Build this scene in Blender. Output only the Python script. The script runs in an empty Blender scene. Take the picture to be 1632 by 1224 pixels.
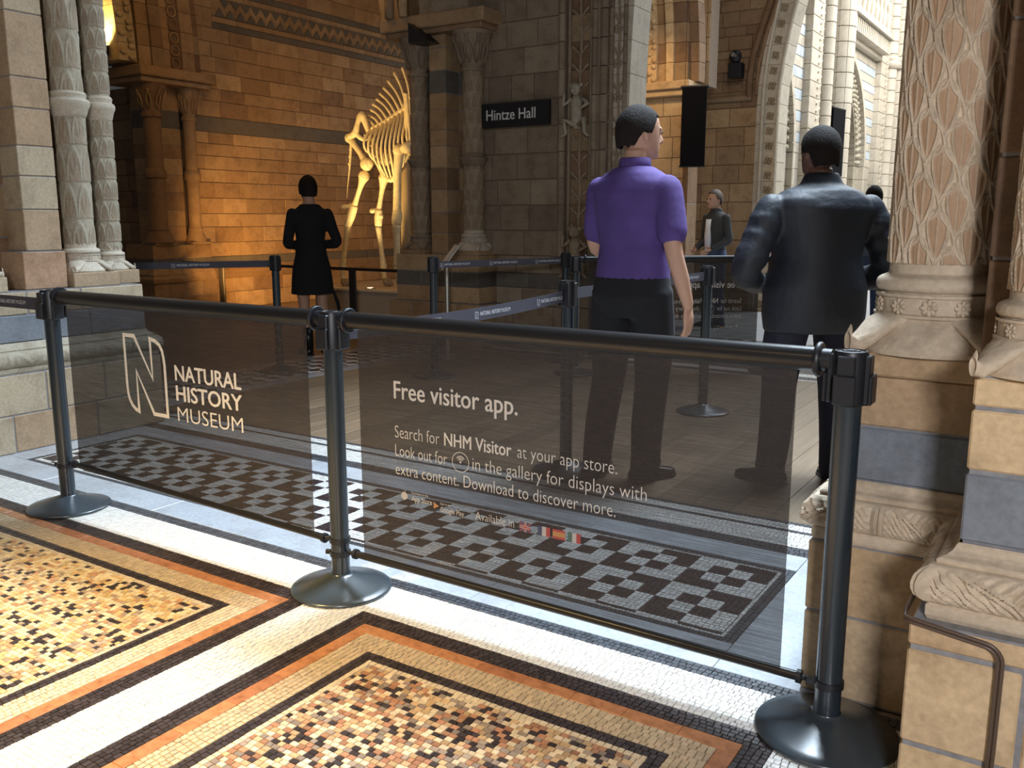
import bpy, bmesh, math, random
import numpy as np
from mathutils import Vector, Matrix

C = bpy.context.scene.collection
SC = bpy.context.scene
R_ = math.radians
PI = math.pi
rnd = random.Random(7)

# ------------------------------------------------------------------ camera, world, lights, exposure
F_PX = 1435.0; CAM_Z = 1.31; PITCH = math.atan(264 / F_PX); HEAD = R_(33)
cam_d = bpy.data.cameras.new('camera'); cam = bpy.data.objects.new('camera', cam_d); C.objects.link(cam)
cam_d.sensor_width = 36; cam_d.lens = F_PX / 1632 * 36; cam_d.clip_end = 200
cam.location = (0, 0, CAM_Z); cam.rotation_euler = (PI / 2 - PITCH, 0, HEAD)
SC.camera = cam
SC.view_settings.view_transform = 'Standard'; SC.view_settings.look = 'None'
SC.view_settings.gamma = 1.0; SC.view_settings.use_curve_mapping = False
SC.view_settings.exposure = 0.0
w = bpy.data.worlds.new('world'); SC.world = w; w.use_nodes = True
w.node_tree.nodes['Background'].inputs[0].default_value = (0.80, 0.80, 0.80, 1)
w.node_tree.nodes['Background'].inputs[1].default_value = 0.06


def light(kind, loc, target, power, color, size=1.0, sy=None, spot=60, blend=0.6, spec=1.0):
    d = bpy.data.lights.new(kind.lower() + '_lamp', kind); o = bpy.data.objects.new(kind.lower() + '_lamp', d)
    C.objects.link(o); o.location = loc
    o.rotation_euler = (Vector(target) - Vector(loc)).to_track_quat('-Z', 'Y').to_euler()
    d.energy = power; d.color = color; d.specular_factor = spec
    if kind == 'AREA':
        d.size = size
        if sy: d.shape = 'RECTANGLE'; d.size_y = sy
    if kind == 'SPOT': d.spot_size = R_(spot); d.spot_blend = blend; d.shadow_soft_size = size
    if kind == 'POINT': d.shadow_soft_size = size
    return o


WARM = (1.0, 0.62, 0.24); COOL = (0.72, 0.86, 1.0); NEUT = (1.0, 0.88, 0.72)
# daylight of the nave skylights, high beyond the opening
light('AREA', (-1.5, 15.0, 11.5), (-1.8, 7.5, 0), 1100, COOL, 7, 5)
light('AREA', (-0.2, 18.0, 8.0), (-4.3, 18.0, 3.6), 1200, (1.0, 0.97, 0.92), 6, 5)
# daylight from the rooflight over the passage
light('AREA', (-0.9, 5.8, 7.0), (-1.5, 2.9, 0), 300, COOL, 2.4, 1.8).data.spread = R_(78)
# white gallery light behind the photographer, high on the right
light('AREA', (1.3, -2.2, 2.2), (-0.7, 2.6, 0.6), 150, (0.97, 0.96, 1.0), 0.6, 0.6)
# gallery spotlights above the mosaic
light('SPOT', (-3.0, -1.2, 3.6), (-2.45, 0.85, 0), 1650, (1.0, 0.68, 0.26), 0.12, spot=46, blend=0.9)
light('SPOT', (-1.6, -1.4, 3.4), (-1.2, 1.3, 0), 70, (1.0, 0.66, 0.34), 0.15, spot=48, blend=0.9)
# warm exhibition lights round the skeleton
light('SPOT', (-7.7, 6.9, 0.9), (-7.75, 8.9, 2.3), 300, (1.0, 0.66, 0.24), 0.08, spot=56, blend=0.7)
light('SPOT', (-9.3, 7.7, 0.5), (-10.8, 11.2, 1.5), 430, (1.0, 0.50, 0.13), 0.15, spot=105, blend=1.0)
light('AREA', (-7.2, 6.8, 4.6), (-10.2, 9.6, 1.6), 22, (1.0, 0.55, 0.20), 1.2, 1.0)

# ------------------------------------------------------------------ helpers
def project(x, y, z):
    fw = (-math.sin(HEAD) * math.cos(PITCH), math.cos(HEAD) * math.cos(PITCH), -math.sin(PITCH))
    rt = (math.cos(HEAD), math.sin(HEAD), 0)
    up = (rt[1] * fw[2], -rt[0] * fw[2], rt[0] * fw[1] - rt[1] * fw[0])
    v = (x, y, z - CAM_Z); c = sum(a * b for a, b in zip(v, fw))
    return 816 + F_PX * sum(a * b for a, b in zip(v, rt)) / c, 612 - F_PX * sum(a * b for a, b in zip(v, up)) / c, c


def ray(px, py):
    fw = (-math.sin(HEAD) * math.cos(PITCH), math.cos(HEAD) * math.cos(PITCH), -math.sin(PITCH))
    rt = (math.cos(HEAD), math.sin(HEAD), 0)
    up = (rt[1] * fw[2], -rt[0] * fw[2], rt[0] * fw[1] - rt[1] * fw[0])
    a = (px - 816) / F_PX; b = -(py - 612) / F_PX
    return [fw[i] + rt[i] * a + up[i] * b for i in range(3)]


def at_y(px, py, Y):
    d = ray(px, py); t = Y / d[1]; return Vector((d[0] * t, Y, CAM_Z + d[2] * t))


def link(o, parent=None):
    C.objects.link(o)
    if parent is not None: o.parent = parent
    return o


def mesh_obj(name, verts, faces, mat=None, parent=None, smooth=False):
    me = bpy.data.meshes.new(name); me.from_pydata([tuple(v) for v in verts], [], faces); me.update()
    if mat: me.materials.append(mat)
    if smooth: me.polygons.foreach_set('use_smooth', [True] * len(me.polygons))
    o = bpy.data.objects.new(name, me); return link(o, parent)


class MB:
    def __init__(s): s.v = []; s.f = []
    def add(s, v, f):
        n = len(s.v); s.v += [tuple(p) for p in v]; s.f += [tuple(i + n for i in q) for q in f]; return s
    def box(s, x0, x1, y0, y1, z0, z1, M=None):
        v = [Vector(p) for p in ((x0, y0, z0), (x1, y0, z0), (x1, y1, z0), (x0, y1, z0), (x0, y0, z1), (x1, y0, z1), (x1, y1, z1), (x0, y1, z1))]
        if M: v = [M @ p for p in v]
        return s.add(v, [(0, 3, 2, 1), (4, 5, 6, 7), (0, 1, 5, 4), (1, 2, 6, 5), (2, 3, 7, 6), (3, 0, 4, 7)])
    def cbox(s, x0, x1, y0, y1, z0, z1, c=0.006, M=None):
        """box with chamfered vertical and horizontal edges"""
        v = []
        for z, i in ((z0, c), (z0 + c, 0), (z1 - c, 0), (z1, c)):
            a, b, d, e = x0 + i, x1 - i, y0 + i, y1 - i
            k = c if i == 0 else 0
            for p in ((a + k, d), (b - k, d), (b, d + k), (b, e - k), (b - k, e), (a + k, e), (a, e - k), (a, d + k)):
                v.append(Vector((p[0], p[1], z)))
        if M: v = [M @ p for p in v]
        f = [tuple(range(7, -1, -1)), tuple(range(24, 32))]
        for r in range(3):
            for i in range(8): f.append((r * 8 + i, r * 8 + (i + 1) % 8, r * 8 + 8 + (i + 1) % 8, r * 8 + 8 + i))
        return s.add(v, f)
    def lathe(s, prof, seg=32, M=None, a0=0.0, a1=2 * PI):
        full = abs(a1 - a0 - 2 * PI) < 1e-6; n = len(prof); cols = seg if full else seg + 1; v = []
        for i in range(cols):
            a = a0 + (a1 - a0) * i / seg
            for r, z in prof: v.append(Vector((r * math.cos(a), r * math.sin(a), z)))
        if M: v = [M @ p for p in v]
        f = []
        for i in range(seg):
            j = (i + 1) % cols
            for k in range(n - 1): f.append((i * n + k, j * n + k, j * n + k + 1, i * n + k + 1))
        return s.add(v, f)
    def tube(s, pts, rad, seg=12, caps=True, flat=None):
        """tube through pts; rad is one radius or a list; flat=(k) squashes the second axis"""
        pts = [Vector(p) for p in pts]; n = len(pts)
        rad = [rad] * n if isinstance(rad, (int, float)) else list(rad)
        v = []; prev = None
        for i in range(n):
            t = (pts[min(i + 1, n - 1)] - pts[max(i - 1, 0)]).normalized()
            if prev is None:
                a = Vector((0, 0, 1)) if abs(t.z) < 0.9 else Vector((1, 0, 0)); u = t.cross(a).normalized()
            else:
                u = (prev - t * prev.dot(t)).normalized()
            prev = u; b = t.cross(u)
            for k in range(seg):
                an = 2 * PI * k / seg; r = rad[i]
                v.append(pts[i] + u * (r * math.cos(an)) + b * (r * (flat or 1) * math.sin(an)))
        f = []
        for i in range(n - 1):
            for k in range(seg):
                k2 = (k + 1) % seg; f.append((i * seg + k, i * seg + k2, (i + 1) * seg + k2, (i + 1) * seg + k))
        if caps: f.append(tuple(range(seg - 1, -1, -1))); f.append(tuple((n - 1) * seg + k for k in range(seg)))
        return s.add(v, f)
    def rings(s, rg, seg=20, caps=True):
        """rings: (cx,cy,cz,rx,ry) horizontal ellipses stacked in z"""
        v = []
        for cx, cy, cz, rx, ry in rg:
            for k in range(seg):
                a = 2 * PI * k / seg; v.append((cx + rx * math.cos(a), cy + ry * math.sin(a), cz))
        f = []; n = len(rg)
        for i in range(n - 1):
            for k in range(seg):
                k2 = (k + 1) % seg; f.append((i * seg + k, i * seg + k2, (i + 1) * seg + k2, (i + 1) * seg + k))
        if caps: f.append(tuple(range(seg - 1, -1, -1))); f.append(tuple((n - 1) * seg + k for k in range(seg)))
        return s.add(v, f)
    def ball(s, c, r, seg=14, M=None):
        r = (r, r, r) if isinstance(r, (int, float)) else r; c = Vector(c); v = []; f = []
        nr = max(6, seg // 2)
        for i in range(nr + 1):
            th = PI * i / nr
            for k in range(seg):
                a = 2 * PI * k / seg
                p = Vector((r[0] * math.sin(th) * math.cos(a), r[1] * math.sin(th) * math.sin(a), r[2] * math.cos(th)))
                v.append(c + (M @ p if M else p))
        for i in range(nr):
            for k in range(seg):
                k2 = (k + 1) % seg; f.append((i * seg + k, (i + 1) * seg + k, (i + 1) * seg + k2, i * seg + k2))
        return s.add(v, f)
    def prism(s, poly, O, U, V, d):
        """poly in (u,v) extruded by vector d"""
        O = Vector(O); U = Vector(U); V = Vector(V); d = Vector(d); n = len(poly)
        v = [O + U * a + V * b for a, b in poly]; v += [p + d for p in v]
        f = [tuple(range(n)), tuple(range(2 * n - 1, n - 1, -1))]
        for i in range(n): f.append((i, i + n, (i + 1) % n + n, (i + 1) % n))
        return s.add(v, f)
    def build(s, name, mat=None, parent=None, smooth=False, auto=None):
        o = mesh_obj(name, s.v, s.f, mat, parent, smooth)
        if auto is not None:
            me = o.data; me.polygons.foreach_set('use_smooth', [True] * len(me.polygons))
            me.set_sharp_from_angle(angle=R_(auto))
        return o


def tag(o, label=None, cat=None, group=None, kind=None):
    if label: o['label'] = label
    if cat: o['category'] = cat
    if group: o['group'] = group
    if kind: o['kind'] = kind
    return o


def thing(name, label, cat, loc=(0, 0, 0), rz=0.0, group=None):
    o = bpy.data.objects.new(name, None); o.empty_display_size = 0.1; C.objects.link(o)
    o.location = loc; o.rotation_euler = (0, 0, rz); return tag(o, label, cat, group)


def copy_tree(o, parent=None, kids=None):
    kids = kids if kids is not None else {}
    c = o.copy(); C.objects.link(c); c.parent = parent
    for ch in o.children: copy_tree(ch, c)
    return c


# ------------------------------------------------------------------ materials
def nodes(name):
    m = bpy.data.materials.new(name); m.use_nodes = True; nt = m.node_tree
    b = nt.nodes['Principled BSDF']; return m, nt, b


def N(nt, t, **kw):
    n = nt.nodes.new('ShaderNode' + t)
    for k, v in kw.items():
        if k in n.inputs.keys(): n.inputs[k].default_value = v
        else: setattr(n, k, v)
    return n


def ramp(nt, stops, interp='LINEAR'):
    r = nt.nodes.new('ShaderNodeValToRGB'); r.color_ramp.interpolation = interp; el = r.color_ramp.elements
    while len(el) < len(stops): el.new(0.5)
    for e, (p, c) in zip(el, stops): e.position = p; e.color = (*c, 1)
    return r


def plain(name, col, rough=0.5, metal=0.0, bump=0.0, scale=40, var=0.0, spec=0.5, emit=None, es=0):
    m, nt, b = nodes(name)
    b.inputs['Base Color'].default_value = (*col, 1); b.inputs['Roughness'].default_value = rough
    b.inputs['Metallic'].default_value = metal; b.inputs['Specular IOR Level'].default_value = spec
    if emit: b.inputs['Emission Color'].default_value = (*emit, 1); b.inputs['Emission Strength'].default_value = es
    if bump or var:
        tc = N(nt, 'TexCoord'); nz = N(nt, 'TexNoise', Scale=scale, Detail=5.0)
        nt.links.new(tc.outputs['Object'], nz.inputs['Vector'])
        if var:
            mx = N(nt, 'MixRGB', blend_type='MULTIPLY'); mx.inputs[0].default_value = 1
            mx.inputs[1].default_value = (*col, 1)
            rp = ramp(nt, [(0.3, (1 - var,) * 3), (0.7, (1 + var,) * 3)])
            nt.links.new(nz.outputs['Fac'], rp.inputs[0]); nt.links.new(rp.outputs[0], mx.inputs[2])
            nt.links.new(mx.outputs[0], b.inputs['Base Color'])
        if bump:
            bp = N(nt, 'Bump', Strength=bump, Distance=0.01)
            nt.links.new(nz.outputs['Fac'], bp.inputs['Height']); nt.links.new(bp.outputs[0], b.inputs['Normal'])
    return m


def stone(name, cols, rough=0.72, bump=0.25, stain=0.35, scale=7.0, attr=False, spec=0.35):
    """block stone: per-block tone from the object's random value, mottled by noise"""
    m, nt, b = nodes(name); L = nt.links.new
    oi = N(nt, 'ObjectInfo'); rp = ramp(nt, [(i / max(1, len(cols) - 1), c) for i, c in enumerate(cols)])
    L(oi.outputs['Random'], rp.inputs[0])
    tc = N(nt, 'TexCoord'); n1 = N(nt, 'TexNoise', Scale=scale, Detail=8.0, Roughness=0.62); n2 = N(nt, 'TexNoise', Scale=60.0, Detail=4.0)
    L(tc.outputs['Object'], n1.inputs['Vector']); L(tc.outputs['Object'], n2.inputs['Vector'])
    r1 = ramp(nt, [(0.28, (1 - stain, 1 - stain * 1.1, 1 - stain * 1.2)), (0.52, (1, 1, 1)), (0.8, (1.0 + stain * 0.3,) * 3)])
    L(n1.outputs['Fac'], r1.inputs[0])
    mx = N(nt, 'MixRGB', blend_type='MULTIPLY'); mx.inputs[0].default_value = 1
    L(rp.outputs[0], mx.inputs[1]); L(r1.outputs[0], mx.inputs[2]); last = mx
    r2 = ramp(nt, [(0.3, (0.86, 0.85, 0.84)), (0.7, (1.08, 1.08, 1.08))]); L(n2.outputs['Fac'], r2.inputs[0])
    m2 = N(nt, 'MixRGB', blend_type='MULTIPLY'); m2.inputs[0].default_value = 1
    L(last.outputs[0], m2.inputs[1]); L(r2.outputs[0], m2.inputs[2]); last = m2
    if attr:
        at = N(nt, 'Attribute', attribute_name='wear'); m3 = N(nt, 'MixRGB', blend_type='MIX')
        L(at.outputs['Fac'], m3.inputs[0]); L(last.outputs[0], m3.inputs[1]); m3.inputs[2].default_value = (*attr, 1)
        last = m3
    L(last.outputs[0], b.inputs['Base Color'])
    b.inputs['Roughness'].default_value = rough; b.inputs['Specular IOR Level'].default_value = spec
    bp = N(nt, 'Bump', Strength=bump, Distance=0.006); ad = N(nt, 'Math', operation='ADD')
    L(n1.outputs['Fac'], ad.inputs[0]); L(n2.outputs['Fac'], ad.inputs[1]); L(ad.outputs[0], bp.inputs['Height'])
    L(bp.outputs[0], b.inputs['Normal'])
    return m


S_BUFF = stone('buff_terracotta', [(0.34, 0.22, 0.12), (0.48, 0.34, 0.20), (0.42, 0.29, 0.17), (0.52, 0.40, 0.26), (0.38, 0.24, 0.13)])
S_WALL = stone('warm_wall_terracotta', [(0.30, 0.19, 0.10), (0.44, 0.29, 0.16), (0.36, 0.24, 0.13), (0.50, 0.35, 0.20), (0.27, 0.17, 0.10)], stain=0.3)
S_SIGN = stone('grey_brown_terracotta', [(0.22, 0.17, 0.12), (0.30, 0.24, 0.17), (0.26, 0.20, 0.14), (0.34, 0.28, 0.20), (0.20, 0.15, 0.11)], stain=0.3)
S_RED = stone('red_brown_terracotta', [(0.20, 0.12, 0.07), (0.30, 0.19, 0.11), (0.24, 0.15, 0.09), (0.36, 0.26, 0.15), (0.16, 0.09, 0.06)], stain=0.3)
S_PALE = stone('pale_stone', [(0.52, 0.47, 0.38), (0.62, 0.56, 0.46), (0.56, 0.50, 0.40)], stain=0.2)
S_CREAM = stone('cream_stone', [(0.62, 0.45, 0.26), (0.68, 0.51, 0.31), (0.58, 0.41, 0.24)], stain=0.28)
S_LEFT = stone('left_pier_stone', [(0.40, 0.33, 0.23), (0.50, 0.42, 0.30), (0.45, 0.37, 0.26), (0.42, 0.30, 0.19)], stain=0.28)
S_GREY = stone('blue_grey_stone', [(0.19, 0.215, 0.25), (0.22, 0.245, 0.28), (0.20, 0.225, 0.26)], stain=0.2)
S_GREYW = stone('slate_band_stone', [(0.13, 0.12, 0.105), (0.16, 0.145, 0.125), (0.14, 0.13, 0.11)], stain=0.2)
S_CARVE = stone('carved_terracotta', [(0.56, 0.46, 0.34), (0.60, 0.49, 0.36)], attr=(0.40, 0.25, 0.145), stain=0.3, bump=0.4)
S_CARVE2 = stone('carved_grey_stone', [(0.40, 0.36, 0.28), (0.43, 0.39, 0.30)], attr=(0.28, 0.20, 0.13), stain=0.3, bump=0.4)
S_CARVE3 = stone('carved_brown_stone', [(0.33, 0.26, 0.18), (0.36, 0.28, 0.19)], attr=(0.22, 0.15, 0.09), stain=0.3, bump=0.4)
S_BLUE = stone('pale_blue_band_stone', [(0.50, 0.57, 0.62), (0.54, 0.60, 0.65)], stain=0.15)
S_MARB = stone('grey_marble', [(0.42, 0.46, 0.50), (0.46, 0.49, 0.53)], rough=0.22, bump=0.03, stain=0.22, scale=5, spec=0.6)
M_MORTAR = plain('mortar', (0.20, 0.15, 0.11), 0.9, var=0.2)
M_MORTARG = plain('grey_mortar', (0.24, 0.24, 0.25), 0.9, var=0.2)
M_GROUT = plain('tessera_grout', (0.36, 0.29, 0.22), 0.7, var=0.2, scale=30)
M_BLACK = plain('black_powder_coat', (0.018, 0.028, 0.037), 0.22, bump=0.02, scale=600, spec=0.8)
M_BASE = plain('dark_enamel', (0.038, 0.050, 0.060), 0.26, bump=0.02, scale=500, spec=0.9)
M_PLAST = plain('black_plastic', (0.013, 0.014, 0.018), 0.42)
M_RAIL = plain('black_rail', (0.018, 0.017, 0.017), 0.28)
M_BELT = plain('charcoal_webbing', (0.055, 0.052, 0.068), 0.75, bump=0.2, scale=300)
M_WHITE = plain('white_print', (0.90, 0.84, 0.74), 0.7)
M_WHITEB = plain('white_belt_print', (0.60, 0.60, 0.64), 0.7)
M_SIGN = plain('black_sign_board', (0.012, 0.012, 0.014), 0.5)
M_SIGNT = plain('sign_lettering', (0.75, 0.75, 0.75), 0.6)
M_RED = plain('red_tag', (0.6, 0.02, 0.03), 0.5)
M_STEEL = plain('brushed_steel', (0.55, 0.54, 0.50), 0.35, metal=0.9)
M_BONE = plain('bone', (0.72, 0.58, 0.34), 0.6, bump=0.3, scale=20, var=0.15)
M_PLINTH = plain('plinth_paint', (0.42, 0.36, 0.28), 0.6)
M_CONDUIT = plain('brown_conduit', (0.10, 0.065, 0.045), 0.35)


def wood_mat():
    m, nt, b = nodes('oak_planks'); L = nt.links.new
    oi = N(nt, 'ObjectInfo'); tc = N(nt, 'TexCoord'); mp = N(nt, 'Mapping'); mp.inputs['Scale'].default_value = (14, 0.7, 1)
    L(tc.outputs['Object'], mp.inputs[0]); nz = N(nt, 'TexNoise', Scale=3.0, Detail=6.0, Roughness=0.6); L(mp.outputs[0], nz.inputs['Vector'])
    rp = ramp(nt, [(0.3, (0.16, 0.115, 0.075)), (0.55, (0.22, 0.16, 0.105)), (0.8, (0.27, 0.20, 0.135))]); L(nz.outputs['Fac'], rp.inputs[0])
    r2 = ramp(nt, [(0, (0.82, 0.82, 0.82)), (1, (1.12, 1.10, 1.08))]); L(oi.outputs['Random'], r2.inputs[0])
    mx = N(nt, 'MixRGB', blend_type='MULTIPLY'); mx.inputs[0].default_value = 1
    L(rp.outputs[0], mx.inputs[1]); L(r2.outputs[0], mx.inputs[2]); L(mx.outputs[0], b.inputs['Base Color'])
    b.inputs['Roughness'].default_value = 0.38; return m


M_WOOD = wood_mat()


def tess_mat(use_obj):
    m, nt, b = nodes('tesserae' + ('_loose' if use_obj else '')); L = nt.links.new
    if use_obj:
        src = N(nt, 'ObjectInfo').outputs['Color']
    else:
        src = N(nt, 'Attribute', attribute_name='tint').outputs['Color']
    tc = N(nt, 'TexCoord'); nz = N(nt, 'TexNoise', Scale=45.0, Detail=4.0); L(tc.outputs['Object'], nz.inputs['Vector'])
    rp = ramp(nt, [(0.3, (0.86, 0.85, 0.84)), (0.7, (1.06, 1.06, 1.06))]); L(nz.outputs['Fac'], rp.inputs[0])
    mx = N(nt, 'MixRGB', blend_type='MULTIPLY'); mx.inputs[0].default_value = 1
    L(src, mx.inputs[1]); L(rp.outputs[0], mx.inputs[2]); L(mx.outputs[0], b.inputs['Base Color'])
    b.inputs['Roughness'].default_value = 0.30; b.inputs['Specular IOR Level'].default_value = 0.6
    return m


M_TESS = tess_mat(False); M_TESSO = tess_mat(True)


def banner_mat(name='mesh_fabric', through=0.155):
    m, nt, b = nodes(name); L = nt.links.new
    b.inputs['Base Color'].default_value = (0.030, 0.024, 0.022, 1); b.inputs['Roughness'].default_value = 0.75
    tr = N(nt, 'BsdfTransparent'); mx = N(nt, 'MixShader')
    tc = N(nt, 'TexCoord'); mp = N(nt, 'Mapping'); mp.inputs['Scale'].default_value = (5, 1, 260)
    L(tc.outputs['Object'], mp.inputs[0]); nz = N(nt, 'TexNoise', Scale=1.0, Detail=3.0); L(mp.outputs[0], nz.inputs['Vector'])
    mr = N(nt, 'MapRange'); mr.inputs['From Min'].default_value = 0.3; mr.inputs['From Max'].default_value = 0.7
    mr.inputs['To Min'].default_value = 1 - through - 0.05; mr.inputs['To Max'].default_value = 1 - through + 0.05
    L(nz.outputs['Fac'], mr.inputs[0]); L(mr.outputs[0], mx.inputs[0])
    L(tr.outputs[0], mx.inputs[1]); L(b.outputs[0], mx.inputs[2]); L(mx.outputs[0], nt.nodes['Material Output'].inputs[0])
    return m


M_MESH = banner_mat()


# ------------------------------------------------------------------ stonework
def block(mb, o, u, n, u0, u1, z0, z1, depth, proud, c=0.008):
    """one dressed block: front at n=proud with a chamfered arris, back at n=-depth"""
    v = []
    for nn, i in ((-depth, 0), (proud - c, 0), (proud, c)):
        for a, b in ((u0 + i, z0 + i), (u1 - i, z0 + i), (u1 - i, z1 - i), (u0 + i, z1 - i)):
            v.append((o[0] + u[0] * a + n[0] * nn, o[1] + u[1] * a + n[1] * nn, b))
    f = [(8, 9, 10, 11)]
    for r in (0, 4):
        for i in range(4): f.append((r + i, r + (i + 1) % 4, r + 4 + (i + 1) % 4, r + 4 + i))
    mb.add(v, f)


def ashlar(parent, o, u, n, rows, spans, wmin, wmax, mat, depth=0.05, joint=0.007, mortar=M_MORTAR, seed=1, special=None, rough=0.003, name='stone_block'):
    """rows: list of z limits; spans(z0,z1)-> list of (u0,u1); one object per block"""
    rg = random.Random(seed); back = MB()
    for z0, z1 in zip(rows[:-1], rows[1:]):
        for (a, b) in spans(z0, z1):
            if b - a < 0.01: continue
            # recessed joint bed behind the blocks
            v0 = (o[0] + u[0] * a, o[1] + u[1] * a); v1 = (o[0] + u[0] * b, o[1] + u[1] * b)
            q = [(v0[0] - n[0] * .012, v0[1] - n[1] * .012), (v1[0] - n[0] * .012, v1[1] - n[1] * .012)]
            q2 = [(v0[0] - n[0] * .3, v0[1] - n[1] * .3), (v1[0] - n[0] * .3, v1[1] - n[1] * .3)]
            pts = [(*q[0], z0), (*q[1], z0), (*q[1], z1), (*q[0], z1), (*q2[0], z0), (*q2[1], z0), (*q2[1], z1), (*q2[0], z1)]
            back.add(pts, [(0, 1, 2, 3), (5, 4, 7, 6), (4, 0, 3, 7), (1, 5, 6, 2), (3, 2, 6, 7), (0, 4, 5, 1)])
            x = a
            first = True
            while x < b - 1e-6:
                wd = rg.uniform(wmin, wmax) * (rg.uniform(.4, 1) if first else 1); first = False
                e = x + wd
                if b - e < wmin * 0.5: e = b
                m = mat
                if special: m = special(0.5 * (x + e), 0.5 * (z0 + z1)) or mat
                mb = MB(); block(mb, o, u, n, x + joint / 2, e - joint / 2, z0 + joint / 2, z1 - joint / 2, 0.2 if depth > .1 else 0.012, rg.uniform(0, rough), c=min(.006, joint))
                ob = mb.build(name, m, parent)
                x = e
    bk = back.build('mortar_bed', mortar, parent)
    return bk


def course_rows(z0, z1, hs, seed=0):
    rg = random.Random(seed); r = [z0]
    while r[-1] < z1 - 0.05: r.append(min(z1, r[-1] + rg.choice(hs)))
    return r


def pier_blocks(parent, x0, x1, y0, y1, rows, mats, wid=0.4, joint=0.006, c=0.0045, seed=0, axis=None):
    """solid pier courses: chamfered blocks split along one axis, staggered course by course"""
    rg = random.Random(seed)
    for k, (z0, z1) in enumerate(zip(rows[:-1], rows[1:])):
        m = mats(0.5 * (z0 + z1)) if callable(mats) else mats
        ax = axis or ('x' if (x1 - x0) >= (y1 - y0) else 'y')
        a, b = (x0, x1) if ax == 'x' else (y0, y1)
        nb = max(1, round((b - a) / wid)); cuts = [a]
        if (b - a) > wid * 0.8:
            nb = max(1, round((b - a) / wid)) + (k % 2)
            for i in range(1, nb): cuts.append(a + (b - a) * (i + rg.uniform(-.12, .12)) / nb)
        cuts.append(b)
        for p, q in zip(cuts[:-1], cuts[1:]):
            mb = MB(); j = joint / 2; e = rg.uniform(0, .003)
            p_ = p + (j if p != a else 0); q_ = q - (j if q != b else 0)
            if ax == 'x': mb.cbox(p_, q_, y0 + e, y1 - e, z0 + j, z1 - j, c)
            else: mb.cbox(x0 + e, x1 - e, p_, q_, z0 + j, z1 - j, c)
            mb.build('stone_block', m, parent)
    MB().box(x0 + .006, x1 - .006, y0 + .006, y1 - .006, rows[0], rows[-1]).build('mortar_core', M_MORTARG, parent)


def sweep(path, prof, closed=False, relief=None, step=None):
    """profile (n,z) swept along a plan path; outward = right-hand side of travel; mitred; relief(s,k,n,z)->dn"""
    P = [Vector((p[0], p[1])) for p in path]; n = len(P)
    segs = []
    nrm = []
    for i in range(n - (0 if closed else 1)):
        d = (P[(i + 1) % n] - P[i]).normalized(); nrm.append(Vector((d.y, -d.x)))
    cols = []; s = 0.0
    def miter(i):
        if closed: a, b = nrm[i - 1], nrm[i % len(nrm)]
        else: a = nrm[max(i - 1, 0)]; b = nrm[min(i, len(nrm) - 1)]
        m = (a + b); m = m / max(1e-6, m.dot(a)) if m.length > 1e-6 else a
        return m
    stations = []
    cnt = n if closed else n - 1
    for i in range(cnt):
        L = (P[(i + 1) % n] - P[i]).length; k = max(1, int(L / step)) if step else 1
        for j in range(k):
            t = j / k; m = miter(i).lerp(miter((i + 1) % n if closed else i + 1), t)
            if 0 < j: m = nrm[i] + (miter(i) - nrm[i]) * max(0, 1 - t * L / .12) + (miter((i + 1) % n if closed else i + 1) - nrm[i]) * max(0, 1 - (1 - t) * L / .12)
            if not step: m = miter(i)
            stations.append((P[i].lerp(P[(i + 1) % n], t), m, s + t * L))
        s += L
    if not closed: stations.append((P[-1], miter(n - 1), s))
    v = []; f = []; q = len(prof)
    for p, m, ss in stations:
        for k, (a, z) in enumerate(prof):
            d = relief(ss, k, a, z) if relief else 0
            v.append((p.x + m.x * (a + d), p.y + m.y * (a + d), z))
    cn = len(stations); rng = cn if closed else cn - 1
    for i in range(rng):
        j = (i + 1) % cn
        for k in range(q - 1): f.append((i * q + k, j * q + k, j * q + k + 1, i * q + k + 1))
    mb = MB(); mb.add(v, f)
    if not closed: mb.f.append(tuple(range(q))); mb.f.append(tuple((cn - 1) * q + k for k in range(q - 1, -1, -1)))
    return mb


def arc(cx, cz, r, a0, a1, n):
    return [(cx + r * math.cos(a0 + (a1 - a0) * i / n), cz + r * math.sin(a0 + (a1 - a0) * i / n)) for i in range(n + 1)]


def height_shaft(name, cx, cy, r0, r1, z0, z1, fn, mat, parent, nt=200, nz=400, a0=0.0, a1=2 * PI):
    """carved shaft: radius + fn(angle, z)->(relief, wear)"""
    full = abs(a1 - a0 - 2 * PI) < 1e-6
    th = np.linspace(a0, a1, nt + 1)[:-1] if full else np.linspace(a0, a1, nt + 1)
    zz = np.linspace(z0, z1, nz + 1); T, Z = np.meshgrid(th, zz)
    h, wr = fn(T, Z); R = r0 + (r1 - r0) * (Z - z0) / (z1 - z0) + h
    co = np.stack([cx + R * np.cos(T), cy + R * np.sin(T), Z], -1).reshape(-1, 3)
    ncol = T.shape[1]; i = np.arange(nz)[:, None]; j = np.arange(nt if full else nt)[None, :]
    j2 = (j + 1) % ncol if full else j + 1
    q = np.stack([i * ncol + j, i * ncol + j2, (i + 1) * ncol + j2, (i + 1) * ncol + j], -1).reshape(-1, 4)
    me = bpy.data.meshes.new(name); me.vertices.add(len(co)); me.vertices.foreach_set('co', co.ravel().astype(np.float32))
    me.loops.add(q.size); me.loops.foreach_set('vertex_index', q.ravel().astype(np.int32))
    me.polygons.add(len(q)); me.polygons.foreach_set('loop_start', np.arange(0, q.size, 4, dtype=np.int32))
    me.polygons.foreach_set('use_smooth', np.ones(len(q), dtype=bool)); me.update()
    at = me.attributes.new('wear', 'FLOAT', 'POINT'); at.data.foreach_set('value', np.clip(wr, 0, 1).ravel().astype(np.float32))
    me.materials.append(mat); o = bpy.data.objects.new(name, me); return link(o, parent)


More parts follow.
